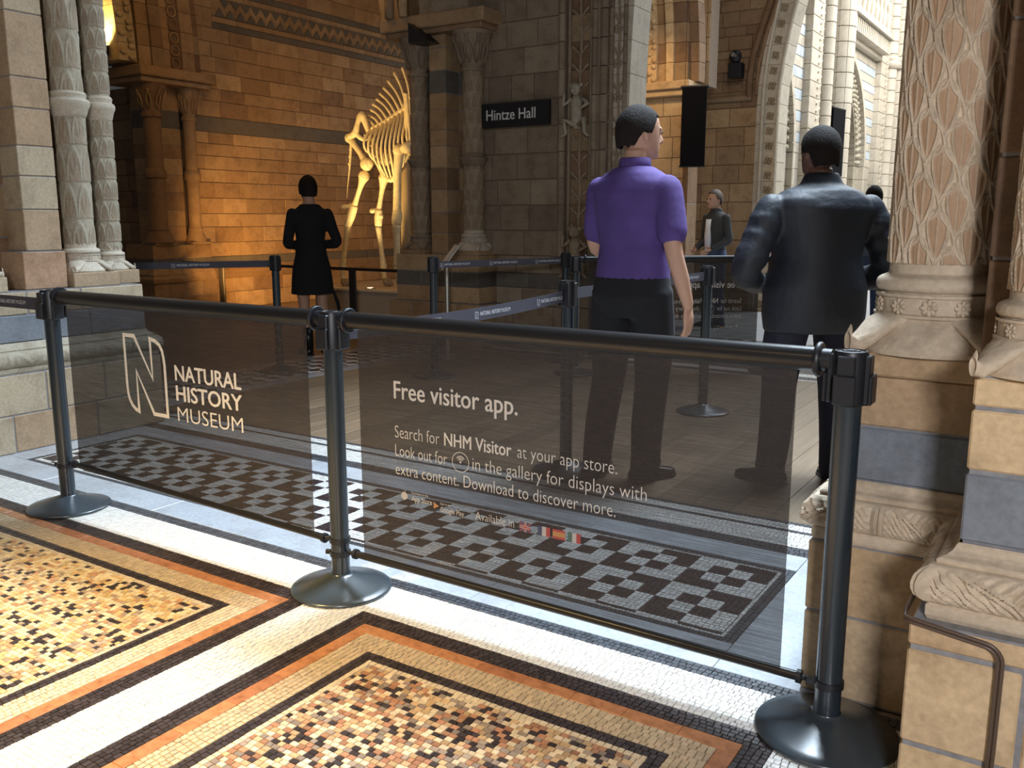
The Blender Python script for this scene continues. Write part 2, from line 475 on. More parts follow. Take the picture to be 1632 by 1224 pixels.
def ogee_fn(ncell, pitch, amp=0.007):
    """diaper of hanging buds held in ogee strands"""
    def fn(T, Z):
        u = T / (2 * PI) * ncell; v = Z / pitch + u * 0.18
        best_h = np.zeros_like(u); wear = np.zeros_like(u)
        for off in (0.0, 0.5):
            uu = u - off; cu = np.round(uu); x = uu - cu; vv = v - off; cv = np.round(vv); y = (vv - cv) + 0.5   # y 0 bottom .. 1 top
            t = np.clip((0.93 - y) / 0.84, 0, 1)
            wbud = 0.30 * np.sin(PI * np.clip(t, 0, 1) ** 0.62) ** 0.8
            ins = (y < .93) & (y > .09)
            d = wbud - np.abs(x)
            bud = ins & (d > 0) & (t > 0.13)
            rim = np.exp(-((d) / 0.045) ** 2) * ins
            rib = np.exp(-(x / 0.035) ** 2) * bud * 0.7
            knob = np.clip(1 - np.sqrt((x / .10) ** 2 + ((y - .87) / .055) ** 2), 0, 1)
            h = np.where(bud, 0.25 + 0.25 * np.clip(d / .15, 0, 1), 0.0) + rim * 0.75 + rib * 0.4
            h = np.where(knob > 0, 0.5 + 0.3 * knob, h)
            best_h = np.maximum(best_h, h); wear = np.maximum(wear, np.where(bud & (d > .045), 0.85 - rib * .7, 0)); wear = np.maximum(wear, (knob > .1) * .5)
        for sgn, wid, hh in ((1, 0.085, 1.15), (-1, 0.05, 0.75)):
            q = (u * sgn + v + 0.5 * 0 + 0.07 * np.sin(2 * PI * (v - sgn * u)) + 0.5) % 1.0
            dd = np.abs(q - 0.5)
            # strands run between the buds
            st = np.exp(-((dd - 0.5) / wid) ** 2 * 1.2)
            gro = np.exp(-((dd - 0.5) / (wid * .28)) ** 2) * 0.35
            best_h = np.maximum(best_h, (st * hh - gro * (sgn > 0)))
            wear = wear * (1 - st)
        return best_h * amp, wear
    return fn


def scale_fn(ncell, pitch, amp=0.005, ribs=9):
    """overlapping fan scales"""
    def fn(T, Z):
        u = T / (2 * PI) * ncell; v = Z / pitch; H = np.zeros_like(u); W = np.zeros_like(u)
        done = np.zeros_like(u, dtype=bool)
        k0 = np.floor(v)
        for dk in (1, 0, -1):
            k = k0 + dk; off = (k % 2) * 0.5; x = (u - off) - np.round(u - off); y = (v - k) * 1.0
            r = np.sqrt(x ** 2 + ((y) * 0.55) ** 2)
            ins = (r < 0.5) & (~done) & (y > -0.05)
            ang = np.arctan2(y * .55, x)
            h = 0.35 + 0.35 * np.cos(ang * ribs * 2) * (r < .36) * (r > .1) + 0.9 * np.exp(-((r - .43) / .05) ** 2)
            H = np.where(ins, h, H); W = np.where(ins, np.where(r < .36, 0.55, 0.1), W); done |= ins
        return H * amp, W
    return fn


def leaf_relief(period, amp):
    def fn(s, k, a, z):
        t = (s / period) % 1.0; u = abs(t - .5) * 2
        return amp * (0.55 * math.cos(u * 9 + k * .55) + 0.45 * math.cos(s * 95 + k * 1.3) * (0.5 + .5 * math.cos(u * 3)))
    return fn

# ================================================================== FLOOR
floor = MB().box(-16, 6, -3, 26, -0.12, -0.011).build('floor', M_GROUT); tag(floor, kind='structure')

DK = (0.045, 0.034, 0.034); DK2 = (0.07, 0.075, 0.085); WH = (0.70, 0.69, 0.66); TAN = (0.50, 0.38, 0.24); RED = (0.42, 0.17, 0.07)
CRM = (0.62, 0.50, 0.34)
Trg = random.Random(11); TILES = []   # (x0,x1,y0,y1,colour)
P = 0.0178; GAP = 0.0014


def jit(c, a=0.10, g=None):
    k = 1 + Trg.uniform(-a, a); return tuple(max(0, x * k * (1 + Trg.uniform(-.02, .02))) for x in c)


def fill(x0, x1, y0, y1, colf, along='x', pitch=P, gap=GAP, aspect=1.15, stagger=True):
    """rows of tesserae exactly filling a rectangle"""
    if along == 'y': a0, a1, b0, b1 = y0, y1, x0, x1
    else: a0, a1, b0, b1 = x0, x1, y0, y1
    nr = max(1, round((b1 - b0) / pitch)); ph = (b1 - b0) / nr; pa = pitch * aspect
    for r in range(nr):
        a = a0; first = True
        while a < a1 - 1e-6:
            wd = pa * Trg.uniform(.8, 1.2) * (Trg.uniform(.4, 1) if first and stagger else 1); first = False
            e = a + wd
            if a1 - e < pa * .4: e = a1
            ba, bb = b0 + r * ph, b0 + (r + 1) * ph; g = gap * Trg.uniform(.7, 1.4) / 2
            t = (a + g, e - g, ba + g, bb - g) if along == 'x' else (ba + g, bb - g, a + g, e - g)
            TILES.append((*t, colf((t[0] + t[1]) / 2, (t[2] + t[3]) / 2)))
            a = e


def rnd_field(kind):
    def f(x, y):
        r = Trg.random()
        if kind == 'r':
            if r < .17: return jit(DK, .3)
            if r < .42: return jit((0.66, 0.53, 0.36), .14)
            if r < .62: return jit((0.50, 0.34, 0.19), .2)
            if r < .80: return jit((0.30, 0.23, 0.18), .25)
            return jit((0.38, 0.19, 0.11), .25)
        if r < .15: return jit(DK, .3)
        if r < .56: return jit((0.68, 0.56, 0.36), .12)
        if r < .78: return jit((0.60, 0.42, 0.20), .15)
        if r < .90: return jit((0.40, 0.30, 0.21), .2)
        return jit((0.50, 0.28, 0.15), .2)
    return f


k_ = lambda c, a=.10: (lambda x, y: jit(c, a))
YMIN = 0.80
# shared border lines of the gallery floor, running along the barrier
fill(-5.04, 0.35, 2.34, 2.40, k_(DK2, .25)); fill(-5.04, 0.35, 2.13, 2.34, k_(WH, .06))
# white strip between the two panels, and the one right of the second panel
fill(-2.195, -1.985, YMIN, 2.13, k_(WH, .06)); fill(-0.57, -0.30, YMIN, 2.13, k_(WH, .06))


def panel(x0, x1, kind, left_open=False):
    """nested borders: black, red marble strip, buff, black line, light line, speckled field; all open towards the camera"""
    y1 = 2.13; a, b, c, d, e = .07, .12, .21, .25, .27
    L = -5.04 if left_open else x0
    fill(L, x1, y1 - a, y1, k_(DK, .3)); fill(L if left_open else x0 + b, x1 - b, y1 - c, y1 - b, k_(TAN, .12))
    fill(L if left_open else x0 + c, x1 - c, y1 - d, y1 - c, k_(DK, .3)); fill(L if left_open else x0 + d, x1 - d, y1 - e, y1 - d, k_(CRM, .1))
    for side in ((1,) if left_open else (-1, 1)):
        X = lambda t: (x1 - t if side > 0 else x0 + t)
        S = lambda p, q: (min(X(p), X(q)), max(X(p), X(q)))
        fill(*S(0, a), YMIN, y1 - a, k_(DK, .3), 'y'); fill(*S(b, c), YMIN, y1 - c, k_(TAN if kind == 'r' else CRM, .12), 'y')
        fill(*S(c, d), YMIN, y1 - d, k_(DK, .3), 'y'); fill(*S(d, e), YMIN, y1 - e, k_(CRM, .1), 'y')
    fill(L if left_open else x0 + e, x1 - e, YMIN, y1 - e, rnd_field(kind), aspect=1.25)


panel(-1.985, -0.57, 'r'); panel(-4.6, -2.195, 'l', True)
# threshold: chequered panel between slabs of grey marble
fill(-4.88, -0.85, 2.58, 2.608, k_(DK2, .2), pitch=.014); fill(-4.88, -0.85, 3.242, 3.28, k_(DK2, .2))
fill(-4.88, -4.842, 2.608, 3.242, k_(DK2, .2), 'y'); fill(-0.89, -0.85, 2.608, 3.242, k_(DK2, .2), 'y')
fill(-4.842, -0.89, 2.608, 2.62, k_(WH, .06), pitch=.012); fill(-4.842, -0.89, 3.23, 3.242, k_(WH, .06), pitch=.012)
fill(-4.842, -4.83, 2.62, 3.23, k_(WH, .06), 'y', pitch=.012); fill(-0.902, -0.89, 2.62, 3.23, k_(WH, .06), 'y', pitch=.012)
q = .1525; sm = .078


def chk(x, y):
    """counterchanged squares, with a smaller inverted foursome at the centre of every unit"""
    i = math.floor((x + 1.36) / q); j = math.floor((y - 3.0925) / q); lt = (i + j) % 2 == 1
    dx = abs((x + 1.36 + q) % (2 * q) - q); dy = abs((y - 3.0925 + q) % (2 * q) - q)
    if dx < sm and dy < sm: lt = not lt
    return jit(WH, .06) if lt else jit(DK, .25)


# exact cell grid, so that the tile edges follow the chequers
edges = sorted({round(v, 4) for i in range(-13, 3) for v in (-1.36 + i * 2 * q - sm, -1.36 + i * 2 * q, -1.36 + i * 2 * q + sm, -1.36 + (2 * i + 1) * q) if -4.83 < v < -0.902} | {-4.83, -0.902})
ye = sorted({round(v, 4) for j in (-1, 0) for v in (3.0925 + j * 2 * q - sm, 3.0925 + j * 2 * q, 3.0925 + j * 2 * q + sm, 3.0925 + (2 * j + 1) * q) if 2.62 < v < 3.23} | {2.62, 3.23})
for xa, xb in zip(edges[:-1], edges[1:]):
    for ya, yb in zip(ye[:-1], ye[1:]): fill(xa, xb, ya, yb, chk, pitch=.019, aspect=1.0, stagger=False)
fill(-5.2, -0.60, 3.44, 3.53, k_(DK2, .25)); fill(-5.2, -0.60, 3.53, 3.70, k_(WH, .06)); fill(-5.2, -0.60, 3.70, 3.73, k_(DK2, .25))
fill(-5.2, -0.60, 3.73, 3.80, k_(WH, .06)); fill(-5.3, 0.9, 3.80, 3.835, k_(DK2, .2))
# far threshold under the second arch
fill(-5.35, 0.9, 7.40, 7.43, k_(WH, .06), pitch=.03, gap=.002); fill(-5.35, 0.9, 7.43, 7.58, k_(DK2, .2), pitch=.03, gap=.002)
fill(-5.35, 0.9, 7.58, 7.72, k_(WH, .06), pitch=.035, gap=.002)
fill(-5.35, 0.9, 7.72, 7.95, k_(DK2, .3), pitch=.04, gap=.002)


def dapple(x, y): return jit(WH, .1) if (math.floor(x / .14) + math.floor(y / .14)) % 2 else jit((0.14, 0.14, 0.15), .2)


fill(-3.4, 0.9, 7.95, 9.6, dapple, pitch=.047, gap=.003)
# side opening: strip of black and white triangles
fill(-5.60, -5.585, 3.85, 7.3, k_(DK2, .2), 'y', pitch=.015)
fill(-6.18, -6.16, 3.85, 7.3, k_(DK2, .2), 'y', pitch=.02)


def tri(x, y):
    u = ((x + 5.6) / .145) % 1.0; v = (y / .16) % 1.0
    return jit(WH, .06) if abs(v - .5) * 2 < u else jit(DK, .25)


fill(-6.16, -5.60, 3.85, 7.3, tri, 'y', pitch=.024, gap=.0015, aspect=1.0)


def tiles_mesh(name, T, parent, top=0.0, depth=0.011):
    """joined tesserae with their own bevelled top and sides"""
    T_ = np.array([t[:4] for t in T]); col = np.array([t[4] for t in T]); n = len(T_)
    rs = np.random.RandomState(5); dz = rs.uniform(-.0006, .0004, (n, 1)); tl = rs.uniform(-.0003, .0003, (n, 4))
    x0, x1, y0, y1 = T_.T; i = .0008
    X = np.stack([x0, x1, x1, x0, x0 + i, x1 - i, x1 - i, x0 + i], 1); Y = np.stack([y0, y0, y1, y1, y0 + i, y0 + i, y1 - i, y1 - i], 1)
    X += np.tile(rs.uniform(-.0007, .0007, (n, 4)), 2); Y += np.tile(rs.uniform(-.0007, .0007, (n, 4)), 2)
    Z = np.concatenate([np.full((n, 4), top - .004), top + dz + tl], 1)
    co = np.stack([X, Y, Z], -1).reshape(-1, 3)
    base = (np.arange(n) * 8)[:, None, None]
    fq = np.array([[4, 5, 6, 7], [0, 1, 5, 4], [1, 2, 6, 5], [2, 3, 7, 6], [3, 0, 4, 7]])[None]
    q_ = (base + fq).reshape(-1, 4)
    me = bpy.data.meshes.new(name); me.vertices.add(len(co)); me.vertices.foreach_set('co', co.ravel().astype(np.float32))
    me.loops.add(q_.size); me.loops.foreach_set('vertex_index', q_.ravel().astype(np.int32))
    me.polygons.add(len(q_)); me.polygons.foreach_set('loop_start', np.arange(0, q_.size, 4, dtype=np.int32)); me.polygons.foreach_set('use_smooth', np.zeros(len(q_), dtype=bool)); me.update()
    ca = me.color_attributes.new('tint', 'FLOAT_COLOR', 'CORNER')
    cc = np.ones((n, 20, 4), dtype=np.float32); cc[:, :, :3] = col[:, None, :]; ca.data.foreach_set('color', cc.ravel())
    me.materials.append(M_TESS); o = bpy.data.objects.new(name, me); link(o, parent); return tag(o, kind='stuff')


# the 300 tesserae that show largest stay single objects
sc_ = []
for i, t in enumerate(TILES):
    X, Y = (t[0] + t[1]) / 2, (t[2] + t[3]) / 2
    if Y > 1.6: continue
    px, py, c = project(X, Y, 0)
    if 4 < px < 1628 and 0 < py < 1220 and c > 0: sc_.append(((t[1] - t[0]) * (t[3] - t[2]) / c ** 3, i))
sc_.sort(reverse=True); single = {i for _, i in sc_[:298]}
unit = MB().add([(-.5, -.5, -.004), (.5, -.5, -.004), (.5, .5, -.004), (-.5, .5, -.004), (-.46, -.46, 0), (.46, -.46, 0), (.46, .46, 0), (-.46, .46, 0)],
                [(4, 5, 6, 7), (0, 1, 5, 4), (1, 2, 6, 5), (2, 3, 7, 6), (3, 0, 4, 7)])
um = bpy.data.meshes.new('tessera'); um.from_pydata(unit.v, [], unit.f); um.materials.append(M_TESSO)
for i in single:
    t = TILES[i]; o = bpy.data.objects.new('tessera', um); o.location = ((t[0] + t[1]) / 2, (t[2] + t[3]) / 2, Trg.uniform(-.0005, .0004))
    o.scale = (t[1] - t[0], t[3] - t[2], 1); o.color = (*t[4], 1); link(o, floor)
tiles_mesh('mosaic_tesserae', [t for i, t in enumerate(TILES) if i not in single], floor)

# red marble edging strips of the panels (continuous slips of stone)
M_REDM = stone('red_marble', [(0.42, 0.17, 0.075), (0.48, 0.21, 0.09), (0.38, 0.15, 0.07)], rough=0.25, bump=0.05, stain=0.4, scale=26, spec=0.5)


def slips(x0, x1, y0, y1, n):
    for k in range(n):
        if (x1 - x0) > (y1 - y0): a = x0 + (x1 - x0) * k / n; b = x0 + (x1 - x0) * (k + 1) / n; q_ = (a, b - .001, y0 + .001, y1 - .001)
        else: a = y0 + (y1 - y0) * k / n; b = y0 + (y1 - y0) * (k + 1) / n; q_ = (x0 + .001, x1 - .001, a, b - .001)
        MB().cbox(*q_, -.011, 0, .0008).build('marble_slip', M_REDM, floor)


slips(-1.915, -0.64, 2.01, 2.06, 8); slips(-1.915, -1.865, YMIN, 2.01, 7); slips(-0.69, -0.64, YMIN, 2.01, 7)
slips(-5.04, -2.265, 2.01, 2.06, 14); slips(-2.315, -2.265, YMIN, 2.01, 7)


def slabs(rects):
    for (a, b, c, d) in rects: MB().cbox(a + .001, b - .001, c + .001, d - .001, -.011, 0, .0015).build('marble_slab', S_MARB, floor)


slabs([(-5.30 + i * 0.89, -5.30 + (i + 1) * .89, 2.40, 2.58) for i in range(5)] + [(-5.30 + i * 0.89, -5.30 + (i + 1) * .89, 3.28, 3.44) for i in range(5)])
slabs([(-5.30, -4.88, 2.58, 3.28), (-0.85, -0.55, 2.40, 3.44)])
slabs([(-5.585, -5.45, 3.85 + i * 1.15, 3.85 + (i + 1) * 1.15) for i in range(3)] + [(-6.32, -6.18, 3.85 + i * 1.15, 3.85 + (i + 1) * 1.15) for i in range(3)])
# oak boards of the passage, and of the bay with the skeleton
xp = -5.45
while xp < 1.0:
    y = 3.835; y += 0
    cut = [3.835] + sorted(rnd.uniform(4.3, 7.1) for _ in range(2)) + [7.40]
    for a, b in zip(cut[:-1], cut[1:]): MB().cbox(xp, xp + .1785, a, b - .001, -.011, 0, .0012).build('floor_plank', M_WOOD, floor)
    xp += .18
yp = 3.2
while yp < 15:
    cut = [-11.2] + sorted(rnd.uniform(-10.5, -7) for _ in range(2)) + [-6.32]
    for a, b in zip(cut[:-1], cut[1:]): MB().cbox(a, b - .002, yp, yp + .176, -.011, 0, .0015).build('floor_plank', M_WOOD, floor)
    yp += .18
tag(floor, kind='structure')
pv = MB().box(-6.0, 4, 9.6, 25, -.011, -.001).build('nave_paving', S_MARB, floor)

# ================================================================== LEFT PIER (left jamb of the arch)
def plinth_mats(top=.9, grey=S_GREY, buff=S_LEFT):
    return lambda z: grey if .615 < z < .765 else buff


TORUS = [(0.0, .445), (.045, .445), (.05, .455), (.05, .478), (.045, .482), (.058, .489), (.068, .50), (.073, .515), (.074, .53), (.070, .548), (.060, .562), (.048, .570),
         (.036, .572), (.038, .580), (.034, .584), (.020, .590), (.010, .598), (.004, .61), (0.0, .615)]


def fine(prof, m=3):
    out = []
    for a, b in zip(prof[:-1], prof[1:]):
        for i in range(m): out.append((a[0] + (b[0] - a[0]) * i / m, a[1] + (b[1] - a[1]) * i / m))
    return out + [prof[-1]]


def carve(amp, period):
    """leaf fans: a double centre stem, arched ribs either side and ragged foliage between"""
    def f(s, k, a, z):
        if not (.484 < z < .566) or a < .03: return 0
        t = (s / period) % 1.0; c = (z - .525) / .041; e = math.sqrt(max(0, 1 - c * c)); u = abs(t - .5) * 2
        stem = math.exp(-((u - .035) / .028) ** 2); h = (c + 1) / 2
        arch = .98 - .62 * max(0, h) ** 1.6
        bow = math.exp(-((u - arch) / .045) ** 2) + .8 * math.exp(-((u - arch + .11) / .035) ** 2)
        fan = math.cos((u * 1.3 - h * .55) * 34) * .5 + .5
        rag = (math.sin(s * 310 + c * 6) * math.sin(c * 7 + s * 140)) * .5
        inner = u < arch - .16
        return amp * e * (stem + bow + (rag * .9 + .1 if inner and u > .1 else 0) + (fan * .8 if u > arch + .05 else 0) - .55)
    return f


def stepped_pier(name, label, low, up, mats, top_z, rows_low, rows_up, torus_path, wid=.45, moulding=S_CARVE, period=.30, axis=None, seed=0, step=.006):
    t = thing(name, label, 'pier', (0, 0, 0))
    pier_blocks(t, *low, rows_low, mats, wid, seed=seed, axis=axis)
    pier_blocks(t, *up, rows_up, mats, wid, seed=seed + 1, axis=axis)
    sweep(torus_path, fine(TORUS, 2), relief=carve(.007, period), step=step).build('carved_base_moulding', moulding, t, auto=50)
    return t


def col_base(t, cx, cy, r, z0, mat, spur=0.0, seg=48, z_flower=None):
    """attic base: spur leaves, flower collar, neck ring"""
    k = r / .12
    prof = [(0, z0), (r * 1.62, z0), (r * 1.66, z0 + .012 * k), (r * 1.58, z0 + .03 * k), (r * 1.42, z0 + .055 * k), (r * 1.30, z0 + .078 * k), (r * 1.24, z0 + .088 * k)]
    MB().lathe(prof, seg, Matrix.Translation((cx, cy, 0))).build('column_base', mat, t, auto=40)
    # four spur leaves curling out to the corners
    for q_ in range(4):
        a = PI / 4 + q_ * PI / 2; mb = MB(); d = Vector((math.cos(a), math.sin(a), 0)); c = Vector((cx, cy, 0)); s = Vector((-d.y, d.x, 0))
        pts = [(1.12, .085, .55), (1.42, .070, .50), (1.72, .040, .38), (1.98, .020, .24), (2.12, .032, .12), (2.06, .050, .07)]
        n = 10; v = []
        for rr, h, wd in pts:
            for i in range(n):
                an = PI * i / (n - 1); v.append(c + d * (r * rr) + s * (r * wd * math.cos(an)) + Vector((0, 0, z0 + h * k * 1.0 + .022 * k * math.sin(an) * (1 if h > .015 else .5))))
            for i in range(n):
                an = PI + PI * i / (n - 1); v.append(c + d * (r * rr) + s * (r * wd * math.cos(an)) + Vector((0, 0, z0 + max(0.0, h * k - .03 * k * math.sin(PI * i / (n - 1))))))
        f = []
        for i in range(len(pts) - 1):
            for j in range(2 * n): f.append((i * 2 * n + j, i * 2 * n + (j + 1) % (2 * n), (i + 1) * 2 * n + (j + 1) % (2 * n), (i + 1) * 2 * n + j))
        f.append(tuple(range(2 * n - 1, -1, -1))); f.append(tuple((len(pts) - 1) * 2 * n + j for j in range(2 * n)))
        mb.add(v, f); mb.build('spur_leaf', mat, t, auto=60)
    # collar with flowers
    zc = z0 + .088 * k; hc = .062 * k
    MB().lathe([(r * 1.24, zc), (r * 1.29, zc + .004 * k), (r * 1.29, zc + .010 * k), (r * 1.21, zc + .013 * k), (r * 1.21, zc + hc - .010 * k), (r * 1.27, zc + hc - .008 * k), (r * 1.27, zc + hc)], seg,
               Matrix.Translation((cx, cy, 0))).build('flower_collar', mat, t, auto=40)
    nf = 12 if r > .1 else 8
    fl = MB(); R0 = .021 * k
    for p in range(8):
        M = Matrix.Rotation(p * PI / 4, 3, 'X'); fl.ball(M @ Vector((.003 * k, 0, R0 * .62)), (.004 * k, R0 * .30, R0 * .42), 8, M)
    fl.ball((.004 * k, 0, 0), (.005 * k, R0 * .25, R0 * .25), 8)
    fm = bpy.data.meshes.new('carved_flower'); fm.from_pydata(fl.v, [], fl.f); fm.materials.append(mat); fm.polygons.foreach_set('use_smooth', [True] * len(fm.polygons))
    for i in range(nf):
        a = 2 * PI * i / nf; o = bpy.data.objects.new('carved_flower', fm); link(o, t)
        o.location = (cx + r * 1.21 * math.cos(a), cy + r * 1.21 * math.sin(a), zc + hc / 2); o.rotation_euler = (0, 0, a)
    zr = zc + hc
    MB().lathe([(r * 1.20, zr)] + [(r * (1.14 + .14 * math.cos(a)), zr + .022 * k + .020 * k * math.sin(a)) for a in [-1.3, -.9, -.5, 0, .5, .9, 1.3]] + [(r * 1.08, zr + .046 * k), (r * 1.03, zr + .05 * k), (r * 1.02, zr + .085 * k), (r * .9, zr + .09 * k)], seg,
               Matrix.Translation((cx, cy, 0))).build('neck_ring', mat, t, auto=40)
    return zr + .075 * k


def mid_ring(t, cx, cy, r, z, mat, seg=40, h=.13):
    pr = [(r * .95, z - h / 2), (r * 1.12, z - h * .42), (r * 1.20, z - h * .3), (r * 1.30, z - h * .12), (r * 1.44, z - .0), (r * 1.46, z + h * .12), (r * 1.36, z + h * .2), (r * 1.22, z + h * .22), (r * 1.20, z + h * .3), (r * 1.26, z + h * .38), (r * 1.18, z + h * .46), (r * .95, z + h * .5)]
    MB().lathe(pr, seg, Matrix.Translation((cx, cy, 0))).build('shaft_ring', mat, t, auto=35)


rl = [0, .215, .445]; ru = [.615, .77, .90]
lp = thing('stone_pier', 'pale stone pier with two carved columns at the left jamb behind the banner post', 'pier')
LM = lambda z: S_GREY if .6 < z < .77 else S_LEFT
pier_blocks(lp, -6.4, -5.05, 1.2, 3.60, rl, S_LEFT, .46, axis='y', seed=3)
pier_blocks(lp, -6.3, -5.115, 1.2, 3.55, [.445, .615, .77, .90], LM, .40, axis='y', seed=5)
sweep([(-5.115, 1.2), (-5.115, 3.55), (-6.3, 3.55)], fine(TORUS, 2), relief=carve(.010, .26), step=.008).build('carved_base_moulding', S_CARVE2, lp, auto=50)
# pilaster between the columns, and the wall body behind
pier_blocks(lp, -6.2, -5.19, 2.84, 3.10, [.90, 1.12], stone('pink_buff_block', [(0.46, 0.30, 0.19), (0.44, 0.28, 0.18)]), 1.5, seed=8)
pier_blocks(lp, -6.2, -5.235, 2.89, 3.11, [1.12, 1.36, 1.55, 1.72, 1.93, 2.10, 2.45, 2.75, 3.1, 3.5, 4.0], S_LEFT, 1.5, seed=9)
for z0, z1, ya, yb in ((1.36, 1.55, 3.0, 3.11),):
    pass
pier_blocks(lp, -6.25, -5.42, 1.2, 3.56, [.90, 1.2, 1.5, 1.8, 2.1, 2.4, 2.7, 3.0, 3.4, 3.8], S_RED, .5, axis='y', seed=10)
for cy, cx, r, pat in ((3.27, -5.31, .088, 0), (3.50, -5.36, .070, 1)):
    MB().cbox(cx - r * 1.75, cx + r * 1.75, cy - r * 1.72, cy + r * 1.72, .90, .985, .004).build('base_block', S_LEFT, lp)
    zt = col_base(lp, cx, cy, r, .985, S_PALE, seg=36)
    fn = scale_fn(8, .13, .0055, 5) if pat else scale_fn(6, .22, .0045, 3)
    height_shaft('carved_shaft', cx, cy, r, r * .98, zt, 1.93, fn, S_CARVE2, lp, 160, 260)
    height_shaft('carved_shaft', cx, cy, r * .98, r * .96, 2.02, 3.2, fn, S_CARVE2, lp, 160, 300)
    mid_ring(lp, cx, cy, r * .96, 1.98, S_PALE, h=.16)
# third column at the frame edge
MB().cbox(-5.45, -5.15, 2.44, 2.72, .90, .985, .004).build('base_block', S_LEFT, lp)
zt = col_base(lp, -5.30, 2.58, .088, .985, S_PALE, seg=36)
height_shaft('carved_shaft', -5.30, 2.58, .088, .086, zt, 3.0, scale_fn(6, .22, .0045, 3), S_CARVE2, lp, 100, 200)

# ================================================================== RIGHT PIERS
rp = thing('stone_pier', 'buff stone pier carrying the thick column carved with hanging buds', 'pier')
RM = lambda z: S_GREY if .61 < z < .765 else S_CREAM
pier_blocks(rp, -.60, .35, 2.42, 3.35, [0, .24, .445], S_BUFF, .40, seed=21, axis='x')
pier_blocks(rp, -.545, .3, 2.475, 3.3, [.445, .615, .765, .905], lambda z: S_GREY if .61 < z < .765 else S_BUFF, .6, seed=22, axis='x')
sweep([(.3, 2.475), (-.545, 2.475), (-.545, 3.3)][::-1], fine(TORUS, 5), relief=carve(.016, .27), step=.004).build('carved_base_moulding', S_CARVE, rp, auto=50)
MB().cbox(-.515, -.19, 2.455, 2.80, .905, .965, .006).build('base_block', S_BUFF, rp)
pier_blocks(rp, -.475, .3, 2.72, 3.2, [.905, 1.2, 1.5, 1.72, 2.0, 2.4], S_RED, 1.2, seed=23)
zt = col_base(rp, -.352, 2.62, .123, .965, S_CARVE, seg=96)
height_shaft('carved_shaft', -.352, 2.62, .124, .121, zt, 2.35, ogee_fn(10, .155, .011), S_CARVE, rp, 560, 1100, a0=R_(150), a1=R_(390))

np_ = thing('stone_pier', 'nearest stone pier with leaf-carved moulding and brown pipes at the right edge', 'pier')
pier_blocks(np_, -.275, .8, 2.02, 2.60, [-.0, .155, .385, .445], S_CREAM, .30, seed=31, axis='x', joint=.012)
pier_blocks(np_, -.20, .8, 2.10, 2.55, [.445, .615, .775, .915, .985], lambda z: S_GREY if .61 < z < .775 else S_CREAM, .8, seed=32, axis='x', joint=.010)
sweep([(.8, 2.10), (-.20, 2.10), (-.20, 2.55)][::-1], fine(TORUS, 5), relief=carve(.018, .30), step=.003).build('carved_base_moulding', S_CARVE, np_, auto=50)
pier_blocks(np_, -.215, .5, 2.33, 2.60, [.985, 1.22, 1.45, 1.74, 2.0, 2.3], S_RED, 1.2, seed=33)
zt = col_base(np_, -.062, 2.21, .094, .985, S_CARVE, seg=64)
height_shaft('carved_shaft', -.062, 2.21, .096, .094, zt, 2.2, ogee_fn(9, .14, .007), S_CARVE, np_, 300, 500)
# twin pipes clipped along the plinth
cp = thing('conduit_pipe', 'pair of thin brown pipes bending down the face of the nearest pier', 'pipe', (0, 0, 0))
for dz in (0, .0085):
    pts = [(-.286, 2.30, .452 + dz), (-.288, 2.05, .450 + dz), (-.282, 2.008 - dz * .1, .449 + dz), (-.26, 2.006, .447 + dz), (-.17, 2.006, .435 + dz), (-.130, 2.006, .430 + dz)]
    for i in range(1, 8):
        a = PI / 2 * (1 - i / 7); rr = .032 + dz
        pts.append((-.130 + rr * math.cos(a), 2.006, .398 + rr * math.sin(a)))
    pts += [(-.098 + dz, 2.006, .2), (-.102 + dz, 2.006, .02)]
    MB().tube(pts, .0042, 10).build('pipe', M_CONDUIT, cp, smooth=True)

# ================================================================== MIDDLE PIER AND SIGN WALL
mp = thing('stone_pier', 'dark middle pier with carved columns beside the skeleton bay', 'pier')
MM = lambda z: S_GREYW if .61 < z < .765 else S_WALL
pier_blocks(mp, -6.42, -5.22, 7.45, 8.6, [0, .22, .445], S_WALL, .42, axis='x', seed=41)
pier_blocks(mp, -6.36, -5.28, 7.51, 8.6, [.445, .615, .765, .94], MM, .45, axis='x', seed=42)
sweep([(-5.28, 8.0), (-5.28, 7.51), (-6.36, 7.51), (-6.36, 8.5)], [(a, z) for a, z in TORUS]).build('base_moulding', S_SIGN, mp, auto=50)
up_rows = [.94, 1.16, 1.37, 1.60, 1.82, 2.04, 2.20, 2.40, 2.56, 2.78, 3.0, 3.2]
pier_blocks(mp, -5.93, -5.72, 7.58, 8.6, up_rows, lambda z: S_GREYW if 2.56 < z < 2.78 else S_WALL, 1.2, seed=43)
pier_blocks(mp, -6.30, -5.5, 7.80, 8.6, up_rows, lambda z: S_GREYW if 2.56 < z < 2.78 else S_RED, 1.2, seed=44)
